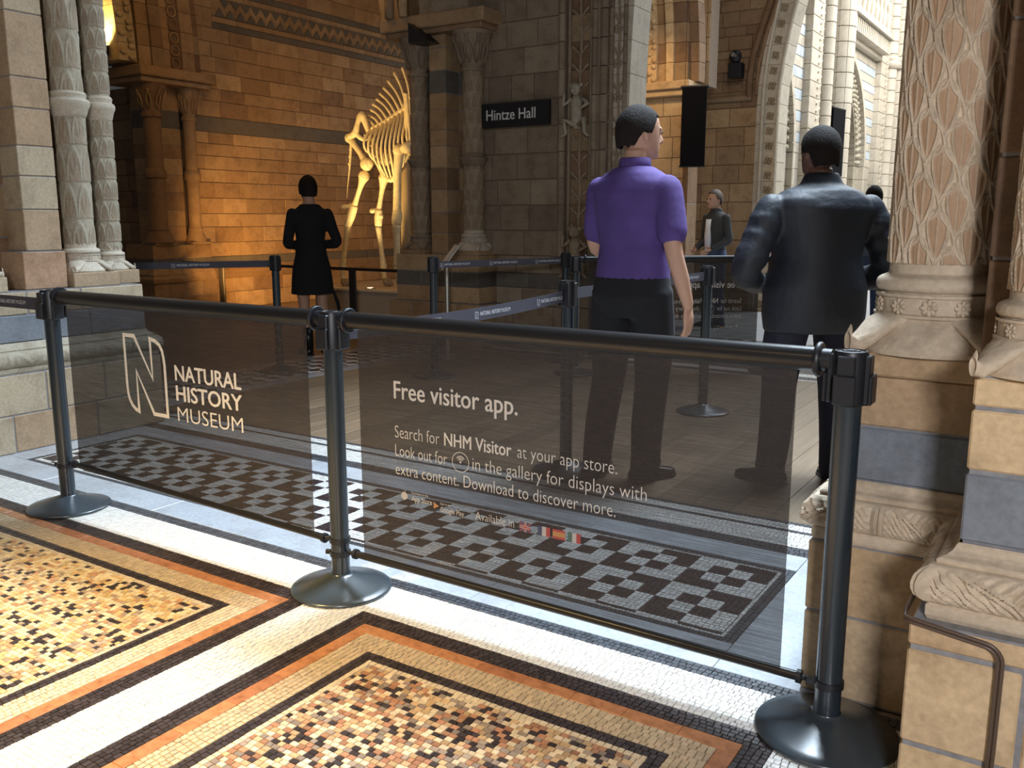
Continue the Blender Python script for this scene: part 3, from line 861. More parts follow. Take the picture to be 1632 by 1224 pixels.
for cx, r in ((-5.44, .105), (-6.13, .095)):
    dk = cx < -6; cy = 7.66
    MB().cbox(cx - .17, cx + .17, cy - .15, cy + .15, .94, .985, .004).build('base_block', S_WALL, mp)
    zt = col_base(mp, cx, cy, r, .985, S_SIGN if dk else S_PALE, seg=32)
    fn = scale_fn(8, .15, .005, 3)
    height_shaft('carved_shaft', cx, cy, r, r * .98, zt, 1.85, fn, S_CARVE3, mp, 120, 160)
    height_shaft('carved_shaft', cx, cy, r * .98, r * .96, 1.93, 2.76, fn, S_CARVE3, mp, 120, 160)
    mid_ring(mp, cx, cy, r * .96, 1.89, S_SIGN, h=.14)
    # cushion capital with carved leaves
    MB().lathe([(r * 1.0, 2.74), (r * 1.16, 2.75), (r * 1.18, 2.77), (r * 1.05, 2.79), (r * 1.06, 2.81), (r * 1.25, 2.90), (r * 1.55, 3.0), (r * 1.9, 3.07), (r * 2.0, 3.12)], 24, Matrix.Translation((cx, cy, 0))).build('capital', S_SIGN, mp, auto=40)
    for a in range(10):
        an = a * PI / 5; c = Vector((cx, cy, 0)); d = Vector((math.cos(an), math.sin(an), 0)); s_ = Vector((-d.y, d.x, 0))
        lf = MB()
        for sg in (-1, 1):
            pts = [c + d * (r * (1.1 + .75 * t)) + s_ * (sg * .034 * math.sin(t * PI * 1.2)) + Vector((0, 0, 2.82 + .26 * t)) for t in [i / 7 for i in range(8)]]
            lf.tube(pts, [.012] * 7 + [.018], 6)
        lf.ball(c + d * (r * 1.72) + Vector((0, 0, 3.03)), .022, 8)
        lf.build('capital_leaf', S_SIGN, mp, smooth=True)
MB().cbox(-6.40, -5.20, 7.46, 8.6, 3.12, 3.17, .01).build('impost_slab', S_WALL, mp)
MB().cbox(-6.44, -5.15, 7.42, 8.6, 3.17, 3.30, .012).build('impost_slab', S_WALL, mp)
# pier body over the impost, and ribs springing from it towards the bay
pier_blocks(mp, -5.95, -5.35, 7.46, 8.6, [3.30, 3.52, 3.74, 3.96, 4.2, 4.5], S_SIGN, .5, seed=45)
for (X0, sprd, rr, mt) in ((-6.30, .0, .05, S_RED), (-6.12, .0, .045, S_WALL)):
    MB().tube([(X0 - .03 * (z - 3.3) ** 2, 7.42, z) for z in [3.30 + i * .12 for i in range(12)]], rr, 10).build('arch_rib', mt, mp, smooth=True)
MB().prism([(-6.55, 3.30), (-6.32, 3.30), (-6.38, 3.7), (-6.6, 4.2), (-7.0, 4.8), (-7.35, 4.8), (-6.85, 4.1), (-6.62, 3.65)], (0, 7.6, 0), (1, 0, 0), (0, 0, 1), (0, .8, 0)).build('arch_springer', S_RED, mp)

wb = bpy.data.objects.new('wall_back', None); C.objects.link(wb); tag(wb, kind='structure')
rows = [.94, 1.19, 1.44, 1.69, 1.94, 2.19, 2.44, 2.69, 2.94, 3.19, 3.44, 3.70, 3.96, 4.2]


def W_(x0, x1): return lambda z0, z1: [(x0, x1)]


ashlar(wb, (0, 7.75), (1, 0), (0, -1), rows, W_(-5.48, -4.50), .24, .42, S_SIGN, seed=51)
ashlar(wb, (0, 7.69), (1, 0), (0, -1), [0, .22, .445], W_(-5.21, -3.74), .35, .55, S_SIGN, seed=52)
ashlar(wb, (0, 7.72), (1, 0), (0, -1), [.615, .765], W_(-5.21, -3.76), .3, .5, S_GREYW, seed=53)
ashlar(wb, (0, 7.74), (1, 0), (0, -1), [.765, .94], W_(-5.21, -3.76), .3, .5, S_SIGN, seed=54)
ashlar(wb, (0, 7.72), (1, 0), (0, -1), [.445, .615], W_(-5.21, -3.76), .3, .5, S_SIGN, seed=55)
sweep([(-3.76, 8.12), (-3.76, 7.72), (-5.2, 7.72)], [(a, z) for a, z in TORUS]).build('base_moulding', S_PALE, wb, auto=50)
# moulded strips, vine channels and plain shafts of the jamb
for x0, x1, y in ((-4.50, -4.42, 7.72), (-4.14, -4.05, 7.74)): ashlar(wb, (0, y), (1, 0), (0, -1), rows[::2] + [4.2], W_(x0, x1), .5, .6, S_SIGN, seed=56)
for xc, rr, y in ((-4.455, .035, 7.73), (-4.11, .03, 7.735), (-4.02, .045, 7.76), (-3.945, .022, 7.75), (-3.805, .02, 7.745)):
    for z0, z1 in zip(rows[:-1], rows[1:]): MB().tube([(xc, y, z0 + .004), (xc, y, z1 - .004)], rr, 12).build('moulding_shaft', S_SIGN, wb, smooth=False)
ashlar(wb, (0, 7.80), (1, 0), (0, -1), rows, W_(-4.42, -4.14), .5, .6, S_RED, seed=57)
ashlar(wb, (0, 7.77), (1, 0), (0, -1), rows, W_(-4.05, -3.78), .2, .3, S_SIGN, seed=58)


def vine(xc, y, z0, z1, wdt, dz, mat, name):
    stem = MB(); pts = [(xc + .006 * math.sin(z * 9), y - .012, z) for z in np.arange(z0, z1, .06)]
    stem.tube(pts, .012, 8).build(name, mat, wb, smooth=True)
    z = z0 + .05
    lf = MB()
    for sg in (-1, 1):
        lf.tube([(0, 0, 0), (sg * wdt * .5, -.012, .045), (sg * wdt, -.006, .085)], [.007, .011, .014], 6)
    lf.ball((0, -.01, -.005), .017, 8)
    me = bpy.data.meshes.new('vine_leaf'); me.from_pydata(lf.v, [], lf.f); me.materials.append(mat)
    while z < z1 - .1:
        o = bpy.data.objects.new('vine_leaf', me); link(o, wb); o.location = (xc, y - .012, z); z += dz
        o.rotation_euler = (0, rnd.uniform(-.06, .06), 0)


vine(-4.285, 7.80, .95, 4.2, .085, .165, S_CARVE3, 'vine_stem')
vine(-3.875, 7.77, 1.2, 4.2, .045, .30, S_CARVE3, 'vine_stem')
for z in np.arange(1.5, 4.1, .30):
    mb = MB()
    for a in range(5): mb.ball((-3.875 + .028 * math.cos(a * 1.257), 7.74, z + .028 * math.sin(a * 1.257)), (.02, .014, .02), 8)
    mb.build('carved_rosette', S_CARVE3, wb, smooth=True)
for x in (-4.40, -4.165):
    MB().tube([(x, 7.775, .95), (x, 7.775, 4.2)], .018, 8).build('channel_bead', S_SIGN, wb, smooth=True)


def monkey(z, label, pale):
    """little climbing ape carved in the vine channel"""
    m = MB(); x, y = -4.285, 7.73
    m.rings([(x, y, z - .16, .035, .03), (x, y - .01, z - .10, .06, .045), (x, y - .02, z, .055, .045), (x, y - .02, z + .09, .062, .045), (x, y - .015, z + .15, .03, .03)], 12)
    m.ball((x, y - .04, z + .20), (.055, .05, .058), 12)
    m.ball((x, y - .085, z + .185), (.026, .02, .022), 8)
    for sg in (-1, 1):
        m.ball((x + sg * .055, y - .035, z + .235), (.018, .012, .02), 8)
        m.tube([(x + sg * .05, y - .02, z + .12), (x + sg * .13, y - .04, z + .06), (x + sg * (.11 if sg < 0 else .06), y - .06, z + (.17 if sg < 0 else .02))], [.024, .02, .015], 8)
        m.tube([(x + sg * .03, y - .02, z - .12), (x + sg * .11, y - .07, z - .07), (x + sg * .10, y - .04, z - .20), (x + sg * .15, y - .06, z - .23)], [.03, .026, .018, .014], 8)
    o = m.build('carved_monkey', S_CARVE2 if pale else S_CARVE3, wb, smooth=True); o['label'] = label


monkey(2.30, 'pale stone monkey clinging to the vine', True); monkey(.98, 'brown stone monkey at the foot of the vine', False)
# pale reveal of the arch, turning inwards at the top
for k in range(15):
    z0 = .0 + k * .29; z1 = z0 + .285; dx = lambda z: .03 * max(0, z - 2.2) ** 2
    for a, b in (((0, .14), (.14, .36)) if k % 2 else ((0, .24), (.24, .36))):
        mb = MB(); v = []
        for yy in (7.76 + a + .002, 7.76 + b - .002):
            for z in (z0, z1):
                for xx in (-4.0, -3.765): v.append((xx + dx(z), yy, z))
        mb.add(v, [(0, 1, 3, 2), (5, 4, 6, 7), (1, 5, 7, 3), (4, 0, 2, 6), (2, 3, 7, 6), (0, 4, 5, 1)]); mb.build('reveal_block', S_PALE, wb)
MB().box(-3.98, -3.775, 7.78, 8.10, 0, 2.2).build('mortar_bed', M_MORTAR, wb)

# sign
sg = thing('hanging_sign', 'black board lettered Hintze Hall on the grey-brown stone wall', 'sign', (-4.985, 7.66, 2.31))
MB().cbox(-.425, .425, 0, .05, -.115, .115, .002).build('board', M_SIGN, sg)


def text(s, x, y, z, h=None, wd=None, mat=None, parent=None, bold=0.0, rot=(PI / 2, 0, 0), name='lettering', ext=.001, flip=False, align='LEFT'):
    """text with its left baseline corner at x,y,z; scaled to cap height h and width wd"""
    c = bpy.data.curves.new(name, 'FONT'); c.body = s; c.size = 1.0; c.extrude = 0; c.offset = min(0, bold); c.resolution_u = 3
    o = bpy.data.objects.new(name, c); link(o, parent); bpy.context.view_layer.update()
    me = bpy.data.meshes.new_from_object(o); bpy.data.objects.remove(o, do_unlink=True)
    n = len(me.vertices); co = np.empty(n * 3, np.float32); me.vertices.foreach_get('co', co); co = co.reshape(-1, 3)
    cap = 0.729 if True else 1
    sy = h / cap; sx = wd / (co[:, 0].max() - co[:, 0].min()) if wd else sy
    co[:, 0] = (co[:, 0] - co[:, 0].min()) * sx; co[:, 1] *= sy
    me.vertices.foreach_set('co', co.ravel()); me.update()
    if bold > 0:
        bm = bmesh.new(); d = bold * sx
        for k, (dx, dy) in enumerate(((0, 0), (d, 0), (-d, 0), (0, d * .6), (0, -d * .6))):
            bm.from_mesh(me); bm.verts.ensure_lookup_table()
            for v_ in bm.verts[k * n:]: v_.co += Vector((dx, dy, k * .00005))
        bm.to_mesh(me); bm.free()
    me.materials.clear(); me.materials.append(mat)
    me.name = name; o = bpy.data.objects.new(name, me); link(o, parent); o.location = (x, y, z); o.rotation_euler = rot
    return o


text('Hintze Hall', -.29, -.004, -.045, .105, .57, M_SIGNT, sg, bold=.012)

# ================================================================== LEFT WALL OF THE SKELETON BAY (runs away from the camera)
wl = bpy.data.objects.new('wall_left', None); C.objects.link(wl); tag(wl, kind='structure')
rows_w = [.765, .97, 1.19, 1.38, 1.60, 1.82, 2.0, 2.19, 2.36, 2.52]
rows_w2 = [2.73, 2.95, 3.12, 3.34, 3.55, 3.75, 3.94]
XW = -10.8
YS = lambda a, b: (lambda z0, z1: [(a, b)])
ashlar(wl, (XW, 0), (0, 1), (1, 0), rows_w, YS(8.35, 14.2), .27, .55, S_WALL, seed=61, rough=.006)
ashlar(wl, (XW, 0), (0, 1), (1, 0), rows_w2, YS(8.35, 14.2), .27, .55, S_WALL, seed=62, rough=.006)
ashlar(wl, (XW, 0), (0, 1), (1, 0), [2.52, 2.73], YS(8.45, 14.2), .8, 1.2, S_GREYW, seed=63)
ashlar(wl, (XW, 0), (0, 1), (1, 0), [3.94, 4.03], YS(8.9, 14.2), .9, 1.3, S_GREYW, seed=64)
ashlar(wl, (XW + .004, 0), (0, 1), (1, 0), [.64, .765], YS(8.35, 14.2), .8, 1.2, S_GREYW, seed=65)
ashlar(wl, (XW + .05, 0), (0, 1), (1, 0), [0, .24, .46], YS(8.30, 14.2), .35, .6, S_WALL, seed=66)
sweep([(XW, 14.2), (XW, 8.3)][::-1], [(0, .44), (.06, .44), (.075, .46), (.08, .50), (.06, .53), (.065, .56), (.03, .60), (.0, .64)]).build('base_moulding', S_WALL, wl, auto=40)
ashlar(wl, (XW, 0), (0, 1), (1, 0), [3.94, 4.2, 4.5, 4.8, 5.3], YS(8.3, 8.9), .25, .4, S_WALL, seed=72)
# frieze of triangles
ashlar(wl, (XW - .01, 0), (0, 1), (1, 0), [4.03, 4.11, 4.36, 4.44], YS(8.9, 14.2), .5, .9, S_WALL, seed=67)
ashlar(wl, (XW, 0), (0, 1), (1, 0), [4.44, 4.53], YS(8.9, 14.2), .9, 1.3, S_GREYW, seed=68)
ashlar(wl, (XW, 0), (0, 1), (1, 0), [4.53, 4.75, 5.0, 5.3], YS(8.9, 14.2), .3, .6, S_WALL, seed=69)
for row, (zb, zt_) in enumerate(((4.115, 4.23), (4.355, 4.24))):
    y = 8.95 + row * .095
    while y < 13.6:
        MB().prism([(y, zb), (y + .18, zb), (y + .09, zt_)], (XW + .012, 0, 0), (0, 1, 0), (0, 0, 1), (-.02, 0, 0)).build('triangle_tile', S_GREYW, wl)
        y += .19
# unseen roof slab over the bay, added to keep nave daylight off its walls
tag(MB().box(-13.4, -5.9, 2.6, 14.6, 5.35, 5.5).build('light_block_ceiling', S_RED), kind='structure')
# end wall behind the skeleton and lower dark return at left
we = bpy.data.objects.new('wall_end', None); C.objects.link(we); tag(we, kind='structure')
wr_ = bpy.data.objects.new('wall_front', None); C.objects.link(wr_); tag(wr_, kind='structure')
ashlar(we, (0, 14.0), (1, 0), (0, -1), course_rows(0, 4.6, [.22, .25], 3), W_(-10.8, -6.2), .4, .6, S_RED, seed=70)
ashlar(wr_, (0, 8.05), (1, 0), (0, -1), course_rows(0, 3.1, [.22, .27], 4), W_(-13.2, -11.35), .3, .5, S_RED, seed=71)

bp_ = thing('stone_pier', 'warm-lit pier with two small columns under a carved arch on the bay wall', 'pier')
pier_blocks(bp_, -11.3, -10.66, 7.58, 8.62, [0, .24, .46], S_WALL, .4, axis='y', seed=81)
pier_blocks(bp_, -11.3, -10.70, 7.62, 8.58, [.46, .64, .765, .95], lambda z: S_GREYW if .64 < z < .765 else S_WALL, .4, axis='y', seed=82)
sweep([(-11.3, 7.62), (-10.70, 7.62), (-10.70, 8.58)], [(0, .44), (.06, .44), (.075, .46), (.08, .50), (.06, .53), (.065, .56), (.03, .60), (.0, .64)]).build('base_moulding', S_WALL, bp_, auto=40)
pier_blocks(bp_, -11.3, -10.86, 7.86, 8.30, [.95, 1.2, 1.42, 1.66, 1.9, 2.12, 2.3, 2.52, 2.75, 3.1], lambda z: S_GREYW if 2.52 < z < 2.75 else S_WALL, 1.0, seed=83)
for cy, r in ((7.83, .12), (8.42, .09)):
    cx = -10.82
    MB().cbox(cx - .17, cx + .14, cy - .16, cy + .16, .95, .985, .004).build('base_block', S_WALL, bp_)
    MB().lathe([(r * 1.7, .985), (r * 1.6, 1.02), (r * 1.25, 1.10), (r * 1.1, 1.14), (r * 1.16, 1.16), (r, 1.19), (r, 1.83), (r * 1.2, 1.85), (r * 1.25, 1.9), (r * 1.15, 1.95), (r * .96, 1.97), (r * .94, 2.62), (r * 1.15, 2.64), (r * 1.15, 2.68), (r * .98, 2.70), (r * 1.2, 2.84), (r * 1.6, 2.98), (r * 1.85, 3.06)], 24,
               Matrix.Translation((cx, cy, 0))).build('column', S_WALL, bp_, auto=40)
    for a in range(8):
        an = a * PI / 4; mb = MB(); d = Vector((math.cos(an), math.sin(an), 0)); s_ = Vector((-d.y, d.x, 0))
        for q_ in (-1, 1): mb.tube([Vector((cx, cy, 2.74 + .24 * t)) + d * (r * (1.08 + .6 * t)) + s_ * (q_ * .03 * math.sin(t * 3.6)) for t in (0, .25, .5, .75, 1)], .012, 6)
        mb.build('capital_leaf', S_WALL, bp_, smooth=True)
MB().cbox(-11.4, -10.60, 7.56, 8.66, 3.06, 3.13, .01).build('impost_slab', S_WALL, bp_)
MB().cbox(-11.4, -10.54, 7.52, 8.70, 3.13, 3.26, .012).build('impost_slab', S_WALL, bp_)
# archivolt rising from the impost in the plane of the wall, with a band of rings
for k, (y0, y1, pr, mt) in enumerate(((7.62, 7.80, .10, S_WALL), (7.80, 7.98, .13, S_RED), (7.98, 8.10, .10, S_WALL), (8.10, 8.30, .06, S_RED), (8.30, 8.50, .09, S_WALL), (8.50, 8.62, .05, S_RED))):
    z = 3.26
    while z < 4.9:
        g = lambda zz: .045 * (zz - 3.26) ** 2
        v = []
        for zz in (z + .003, z + .257):
            for (xx, yy) in ((-11.3, y0 - g(zz)), (XW + pr, y0 - g(zz)), (XW + pr, y1 - g(zz) - .004), (-11.3, y1 - g(zz) - .004)): v.append((xx, yy, zz))
        MB().add(v, [(3, 2, 1, 0), (4, 5, 6, 7), (0, 1, 5, 4), (1, 2, 6, 5), (2, 3, 7, 6), (3, 0, 4, 7)]).build('arch_block', mt, bp_)
        z += .26
for k in range(10):
    z = 3.36 + k * .165; g = .045 * (z - 3.26) ** 2; pts = [(XW + .075, 8.20 - g + .065 * math.cos(a), z + .065 * math.sin(a)) for a in np.linspace(0, 2 * PI, 17)]
    MB().tube(pts, .012, 6, caps=False).build('carved_ring', S_WALL, bp_, smooth=True)
# brightly lit soffit of the neighbouring arch with its uplight
S_YEL = stone('yellow_soffit_stone', [(0.62, 0.50, 0.30), (0.56, 0.44, 0.26)], stain=.35)  # paler, yellower stone tone than the walls around
for k in range(9):
    z0 = 3.30 + k * .22; z1 = z0 + .215; g = lambda zz: -.10 * (zz - 3.30) ** 1.6 * .7
    for xa, xb, ya, yb in ((-11.25, -10.95, 7.50, 7.56),):
        v = []
        for zz in (z0, z1):
            for (xx, yy) in ((-11.9, 7.34 + g(zz)), (-10.72, 7.34 + g(zz)), (-10.72, 7.60 + g(zz)), (-11.9, 7.60 + g(zz))): v.append((xx, yy, zz))
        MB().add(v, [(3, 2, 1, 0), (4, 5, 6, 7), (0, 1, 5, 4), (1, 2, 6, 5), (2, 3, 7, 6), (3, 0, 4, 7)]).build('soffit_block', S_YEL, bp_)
    for j in range(3):
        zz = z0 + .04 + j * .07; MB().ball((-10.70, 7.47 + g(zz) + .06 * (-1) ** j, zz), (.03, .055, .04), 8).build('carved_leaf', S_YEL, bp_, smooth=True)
for k in range(8):
    z0 = 3.2 + k * .24; v = []
    for zz in (z0, z0 + .235):
        q_ = .10 * max(0, zz - 3.2) ** 1.5
        for (xx, yy) in ((-11.8, 6.75 - q_), (-11.2, 6.75 - q_), (-11.2, 7.2 - q_), (-11.8, 7.2 - q_)): v.append((xx, yy, zz))
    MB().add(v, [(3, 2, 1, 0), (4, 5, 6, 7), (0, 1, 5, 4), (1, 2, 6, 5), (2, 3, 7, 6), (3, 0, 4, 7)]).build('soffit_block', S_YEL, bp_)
ul = thing('uplight', 'small black uplight glowing beneath the carved yellow arch', 'lamp', (-10.95, 7.30, 3.46))
MB().lathe([(.0, -.10), (.045, -.10), (.055, -.05), (.06, .02), (.05, .02), (.045, .0)], 20).build('housing', M_PLAST, ul, auto=40)
MB().lathe([(0, .012), (.048, .014)], 20).build('lens', plain('lamp_glow', (1, .8, .4), emit=(1, .75, .35), es=30), ul)
light('SPOT', (-10.9, 7.28, 3.50), (-11.0, 7.05, 4.6), 160, (1.0, .68, .22), .05, spot=120, blend=.6)

# ================================================================== FAR WALLS AND NAVE
wf = bpy.data.objects.new('wall_far', None); C.objects.link(wf); tag(wf, kind='structure')


def far_span(z0, z1):
    z = .5 * (z0 + z1); e = -4.14 + (.0 if z < 2.9 else .105 * (z - 2.9) ** 1.7); return [(-5.35, e)]


ashlar(wf, (0, 12.8), (1, 0), (0, -1), [0, .25, .5, .75, 1.0, 1.27, 1.54, 1.80, 2.06, 2.32, 2.58, 2.84], far_span, .26, .44, S_WALL, seed=91, rough=.008)
ashlar(wf, (0, 12.83), (1, 0), (0, -1), [2.84, 3.06], far_span, .4, .6, S_RED, seed=92)
ashlar(wf, (0, 12.86), (1, 0), (0, -1), [3.06, 3.22, 3.34, 3.52, 3.63, 3.82, 3.95, 4.15, 4.3, 4.5, 4.8], far_span, .22, .42, S_RED, seed=93, rough=.01)
# L-shaped chamfered moulding
MB().tube([(-5.3, 12.80, 2.97), (-4.32, 12.80, 2.97)], .045, 8).build('label_moulding', S_RED, wf, smooth=True)
MB().tube([(-4.36, 12.80, 2.97), (-4.36, 12.80, 3.25), (-4.33, 12.80, 3.5), (-4.22, 12.80, 3.9), (-4.05, 12.80, 4.4)], .05, 8).build('label_moulding', S_RED, wf, smooth=True)
MB().tube([(-4.26, 12.80, 3.0), (-4.24, 12.80, 3.4), (-4.12, 12.80, 3.9), (-3.95, 12.80, 4.4)], .03, 8).build('label_moulding', S_RED, wf, smooth=True)
MB().cbox(-5.30, -5.07, 12.55, 12.8, 3.02, 4.8, .02).build('angle_shaft', S_RED, wf)
# arch moulding: bead, carved hollow, bead, then pale reveal
ex = lambda z: -4.14 + (.0 if z < 2.9 else .105 * (z - 2.9) ** 1.7)
zs = list(np.arange(0, 4.9, .2))
for off, rr, y, mt in ((.0, .026, 12.74, S_PALE), (.20, .022, 12.76, S_PALE)):
    MB().tube([(ex(z) + off * (1 + .12 * max(0, z - 3)), y, z) for z in zs], rr, 8).build('arch_bead', mt, wf, smooth=True)
for z in zs:
    v = []
    for zz in (z + .002, z + .198):
        e0 = ex(zz) ; e1 = ex(zz) + .20 * (1 + .12 * max(0, zz - 3))
        for p in ((e0, 12.80), (e1, 12.80), (e1, 13.1), (e0, 13.1)): v.append((p[0], p[1], zz))
    MB().add(v, [(3, 2, 1, 0), (4, 5, 6, 7), (0, 1, 5, 4), (1, 2, 6, 5), (2, 3, 7, 6), (3, 0, 4, 7)]).build('arch_block', S_RED, wf)
    mb = MB(); c = (ex(z) + .10, 12.78, z + .1)
    for a in range(4): mb.ball((c[0] + .035 * math.cos(a * 1.57 + .6), c[1], c[2] + .035 * math.sin(a * 1.57 + .6)), (.026, .016, .026), 6)
    mb.build('carved_leaf', S_CARVE3, wf, smooth=True)
for k in range(19):
    z = k * .26; v = []
    for zz in (z + .003, z + .257):
        e1 = ex(zz) + .20 * (1 + .12 * max(0, zz - 3)); e2 = e1 + .02
        for p in ((e1 - .3, 12.79), (e2, 12.79), (e2 + .01, 13.15), (e1 - .3, 13.15)): v.append((p[0], p[1], zz))
    MB().add(v, [(3, 2, 1, 0), (4, 5, 6, 7), (0, 1, 5, 4), (1, 2, 6, 5), (2, 3, 7, 6), (3, 0, 4, 7)]).build('reveal_block', S_PALE, wf)
MB().box(-7.0, -4.25, 12.9, 13.15, 4.8, 8.0).build('upper_wall', S_RED, wf)  # wall continued above view, added to hold back the nave light
tag(MB().box(-7.0, -3.9, 8.2, 13.0, 4.95, 5.1).build('light_block_ceiling', S_RED), kind='structure')  # unseen cover, placed only to block nave light from the chapel faces
# side chapel glimpsed through the first arch: impost, ribs and orange stone
ashlar(wf, (0, 11.2), (1, 0), (0, -1), [0, .26, .52, .78, 1.04, 1.3, 1.56, 1.82, 2.08, 2.34, 2.6, 2.84], W_(-6.2, -4.62), .35, .6, S_CREAM, seed=94)
MB().cbox(-6.2, -4.58, 11.10, 11.5, 2.84, 2.92, .01).build('impost_slab', S_CREAM, wf); MB().cbox(-6.2, -4.55, 11.06, 11.5, 2.92, 3.02, .01).build('impost_slab', S_CREAM, wf)
for k, (x0, x1, y) in enumerate(((-5.15, -5.02, 11.14), (-5.02, -4.90, 11.20), (-4.90, -4.80, 11.16), (-4.80, -4.62, 11.2), (-4.62, -4.50, 11.28))):
    z = 3.02
    while z < 4.6:
        g = lambda zz: -.05 * (zz - 3.02) ** 2; v = []
        for zz in (z + .003, z + .237):
            for (xx, yy) in ((x0 + g(zz), y), (x1 + g(zz) - .004, y), (x1 + g(zz) - .004, 11.5), (x0 + g(zz), 11.5)): v.append((xx, yy, zz))
        MB().add(v, [(3, 2, 1, 0), (4, 5, 6, 7), (0, 1, 5, 4), (1, 2, 6, 5), (2, 3, 7, 6), (3, 0, 4, 7)]).build('arch_block', (S_RED if k > 2 else S_WALL if k % 2 else S_CREAM), wf)
        if k == 0:
            for j in range(3): MB().ball((x0 + .06 + g(z) + .03 * (-1) ** j, y - .01, z + .04 + j * .08), (.035, .02, .03), 8).build('carved_leaf', S_CREAM, wf, smooth=True)
        z += .24
ashlar(wf, (0, 11.6), (1, 0), (0, -1), [3.0, 3.3, 3.6, 3.9, 4.2, 4.6], W_(-6.2, -4.5), .3, .5, S_WALL, seed=95)
light('SPOT', (-4.9, 9.9, 3.9), (-5.0, 11.3, 2.2), 55, (1.0, .58, .2), .1, spot=80, blend=.8)

pier_blocks(wf, -4.64, -4.56, 11.17, 11.5, [0, .5, 1.0, 1.5, 2.0, 2.5, 2.84], S_RED, 1.0, seed=97)
light('AREA', (-3.0, 9.3, 4.2), (-4.6, 12.8, 2.0), 26, (1.0, .90, .76), .8, .8)  # added fill light to brighten the far wall, no fixture seen

# nave side wall with clustered shafts
wn = bpy.data.objects.new('wall_right', None); C.objects.link(wn); tag(wn, kind='structure')


def drums(x, y, r, z0, z1, h, mat, parent, name='shaft_drum', seg=20):
    n = int((z1 - z0) / h); me = None
    mb = MB(); c = .010; mb.lathe([(0, .004), (r - c, .004), (r, .004 + c), (r, h - .004 - c), (r - c, h - .004), (0, h - .004)], seg)
    me = bpy.data.meshes.new(name); me.from_pydata(mb.v, [], mb.f); me.materials.append(mat); me.polygons.foreach_set('use_smooth', [True] * len(me.polygons)); me.set_sharp_from_angle(angle=R_(40))
    for k in range(n):
        o = bpy.data.objects.new(name, me); link(o, parent); o.location = (x, y, z0 + k * h)


for (Y0, s) in ((15.35, 1.0), (20.6, 1.0)):
    for k in range(24):
        z = k * .25; MB().cbox(-4.75, -4.20, Y0 - .10, Y0 + .55, z, z + .244, .008).build('pilaster_block', S_PALE, wn)
        mb = MB()
        for j in range(2):
            zz = z + .03 + j * .12
            mb.prism([(Y0 + .30, zz), (Y0 + .50, zz + .07), (Y0 + .50, zz + .10), (Y0 + .30, zz + .03)], (-4.195, 0, 0), (0, 1, 0), (0, 0, 1), (.014, 0, 0))
        mb.build('zigzag_carving', S_PALE, wn)
    drums(-4.22, Y0 + .78, .15, 0, 6.2, .25, S_PALE, wn); drums(-4.14, Y0 + 1.35, .26, 0, 6.2, .25, S_PALE, wn)
for Y0 in (20.6,):
    for yy, r in ((Y0 + .78, .15), (Y0 + 1.35, .26)):
        MB().lathe([(r, 4.45), (r * 1.35, 4.5), (r * 1.4, 4.56), (r * 1.2, 4.6), (r * 1.3, 4.66), (r, 4.7)], 20, Matrix.Translation((-4.2, yy, 0))).build('shaft_ring', S_PALE, wn, auto=40)
# arcade panels: opening ring, banded spandrel, dentil cornice
for yc in (12.75, 17.75):
    Rr = 2.0; zc = 2.35; ya, yb = (13.2, 15.3) if yc < 15 else (16.4, 20.5)
    rws = [2.35 + .165 * i for i in range(14)]
    for i, (z0, z1) in enumerate(zip(rws[:-1], rws[1:])):
        zm = .5 * (z0 + z1); dzz = zm - zc; e = yc + (math.sqrt(max(0, (Rr + .05) ** 2 - dzz ** 2)) if dzz < Rr + .05 else 0)
        if e < yb: ashlar(wn, (-4.32, 0), (0, 1), (1, 0), [z0, z1], YS(max(e, ya), yb), .4, .8, S_BLUE if i % 2 else S_PALE, seed=101 + i, mortar=M_MORTARG)
    ashlar(wn, (-4.32, 0), (0, 1), (1, 0), [0, .3, .6, .9, 1.2, 1.5, 1.8, 2.1, 2.35], YS(yc + Rr + .02, yb), .4, .8, S_PALE, seed=130, mortar=M_MORTARG)
    for k in range(22):
        a0 = PI / 2 * k / 22 * 1.0; a1 = PI / 2 * (k + .94) / 22
        if yc < 15 and yc + 1.6 * math.cos(a1) < 13.3: continue
        for (ra, rb, xo, mt) in ((Rr - .02, Rr + .10, -4.26, S_PALE), (Rr - .42, Rr - .02, -4.36, S_CARVE2)):
            v = []
            for x in (xo, -4.75):
                for r_, a in ((ra, a0), (rb, a0), (rb, a1), (ra, a1)): v.append((x, yc + r_ * math.cos(a), zc + r_ * math.sin(a)))
            MB().add(v, [(0, 1, 2, 3), (7, 6, 5, 4), (0, 4, 5, 1), (1, 5, 6, 2), (2, 6, 7, 3), (3, 7, 4, 0)]).build('voussoir', mt, wn)
        am = .5 * (a0 + a1); mb = MB()
        for rr in (1.66, 1.78, 1.90): mb.ball((-4.35, yc + rr * math.cos(am), zc + rr * math.sin(am)), (.04, .045, .045), 6)
        mb.build('carved_leaf', S_CARVE2, wn, smooth=True)
    for k in range(9):
        z = k * .26
        MB().cbox(-4.75, -4.36, yc + Rr - .42, yc + Rr - .02, z + .003, min(2.35, z + .257), .008).build('jamb_block', S_CARVE2, wn)
        MB().cbox(-4.75, -4.26, yc + Rr - .02, yc + Rr + .10, z + .003, min(2.35, z + .257), .008).build('jamb_block', S_PALE, wn)
ashlar(wn, (-5.6, 0), (0, 1), (1, 0), course_rows(0, 4.8, [.3], 1), YS(13.4, 21.5), .5, .8, S_WALL, seed=140)
MB().cbox(-4.6, -4.20, 16.9, 20.5, 4.50, 4.58, .01).build('cornice_band', S_PALE, wn)
MB().cbox(-4.6, -3.98, 16.9, 20.45, 4.86, 4.96, .01).build('cornice_slab', S_PALE, wn)
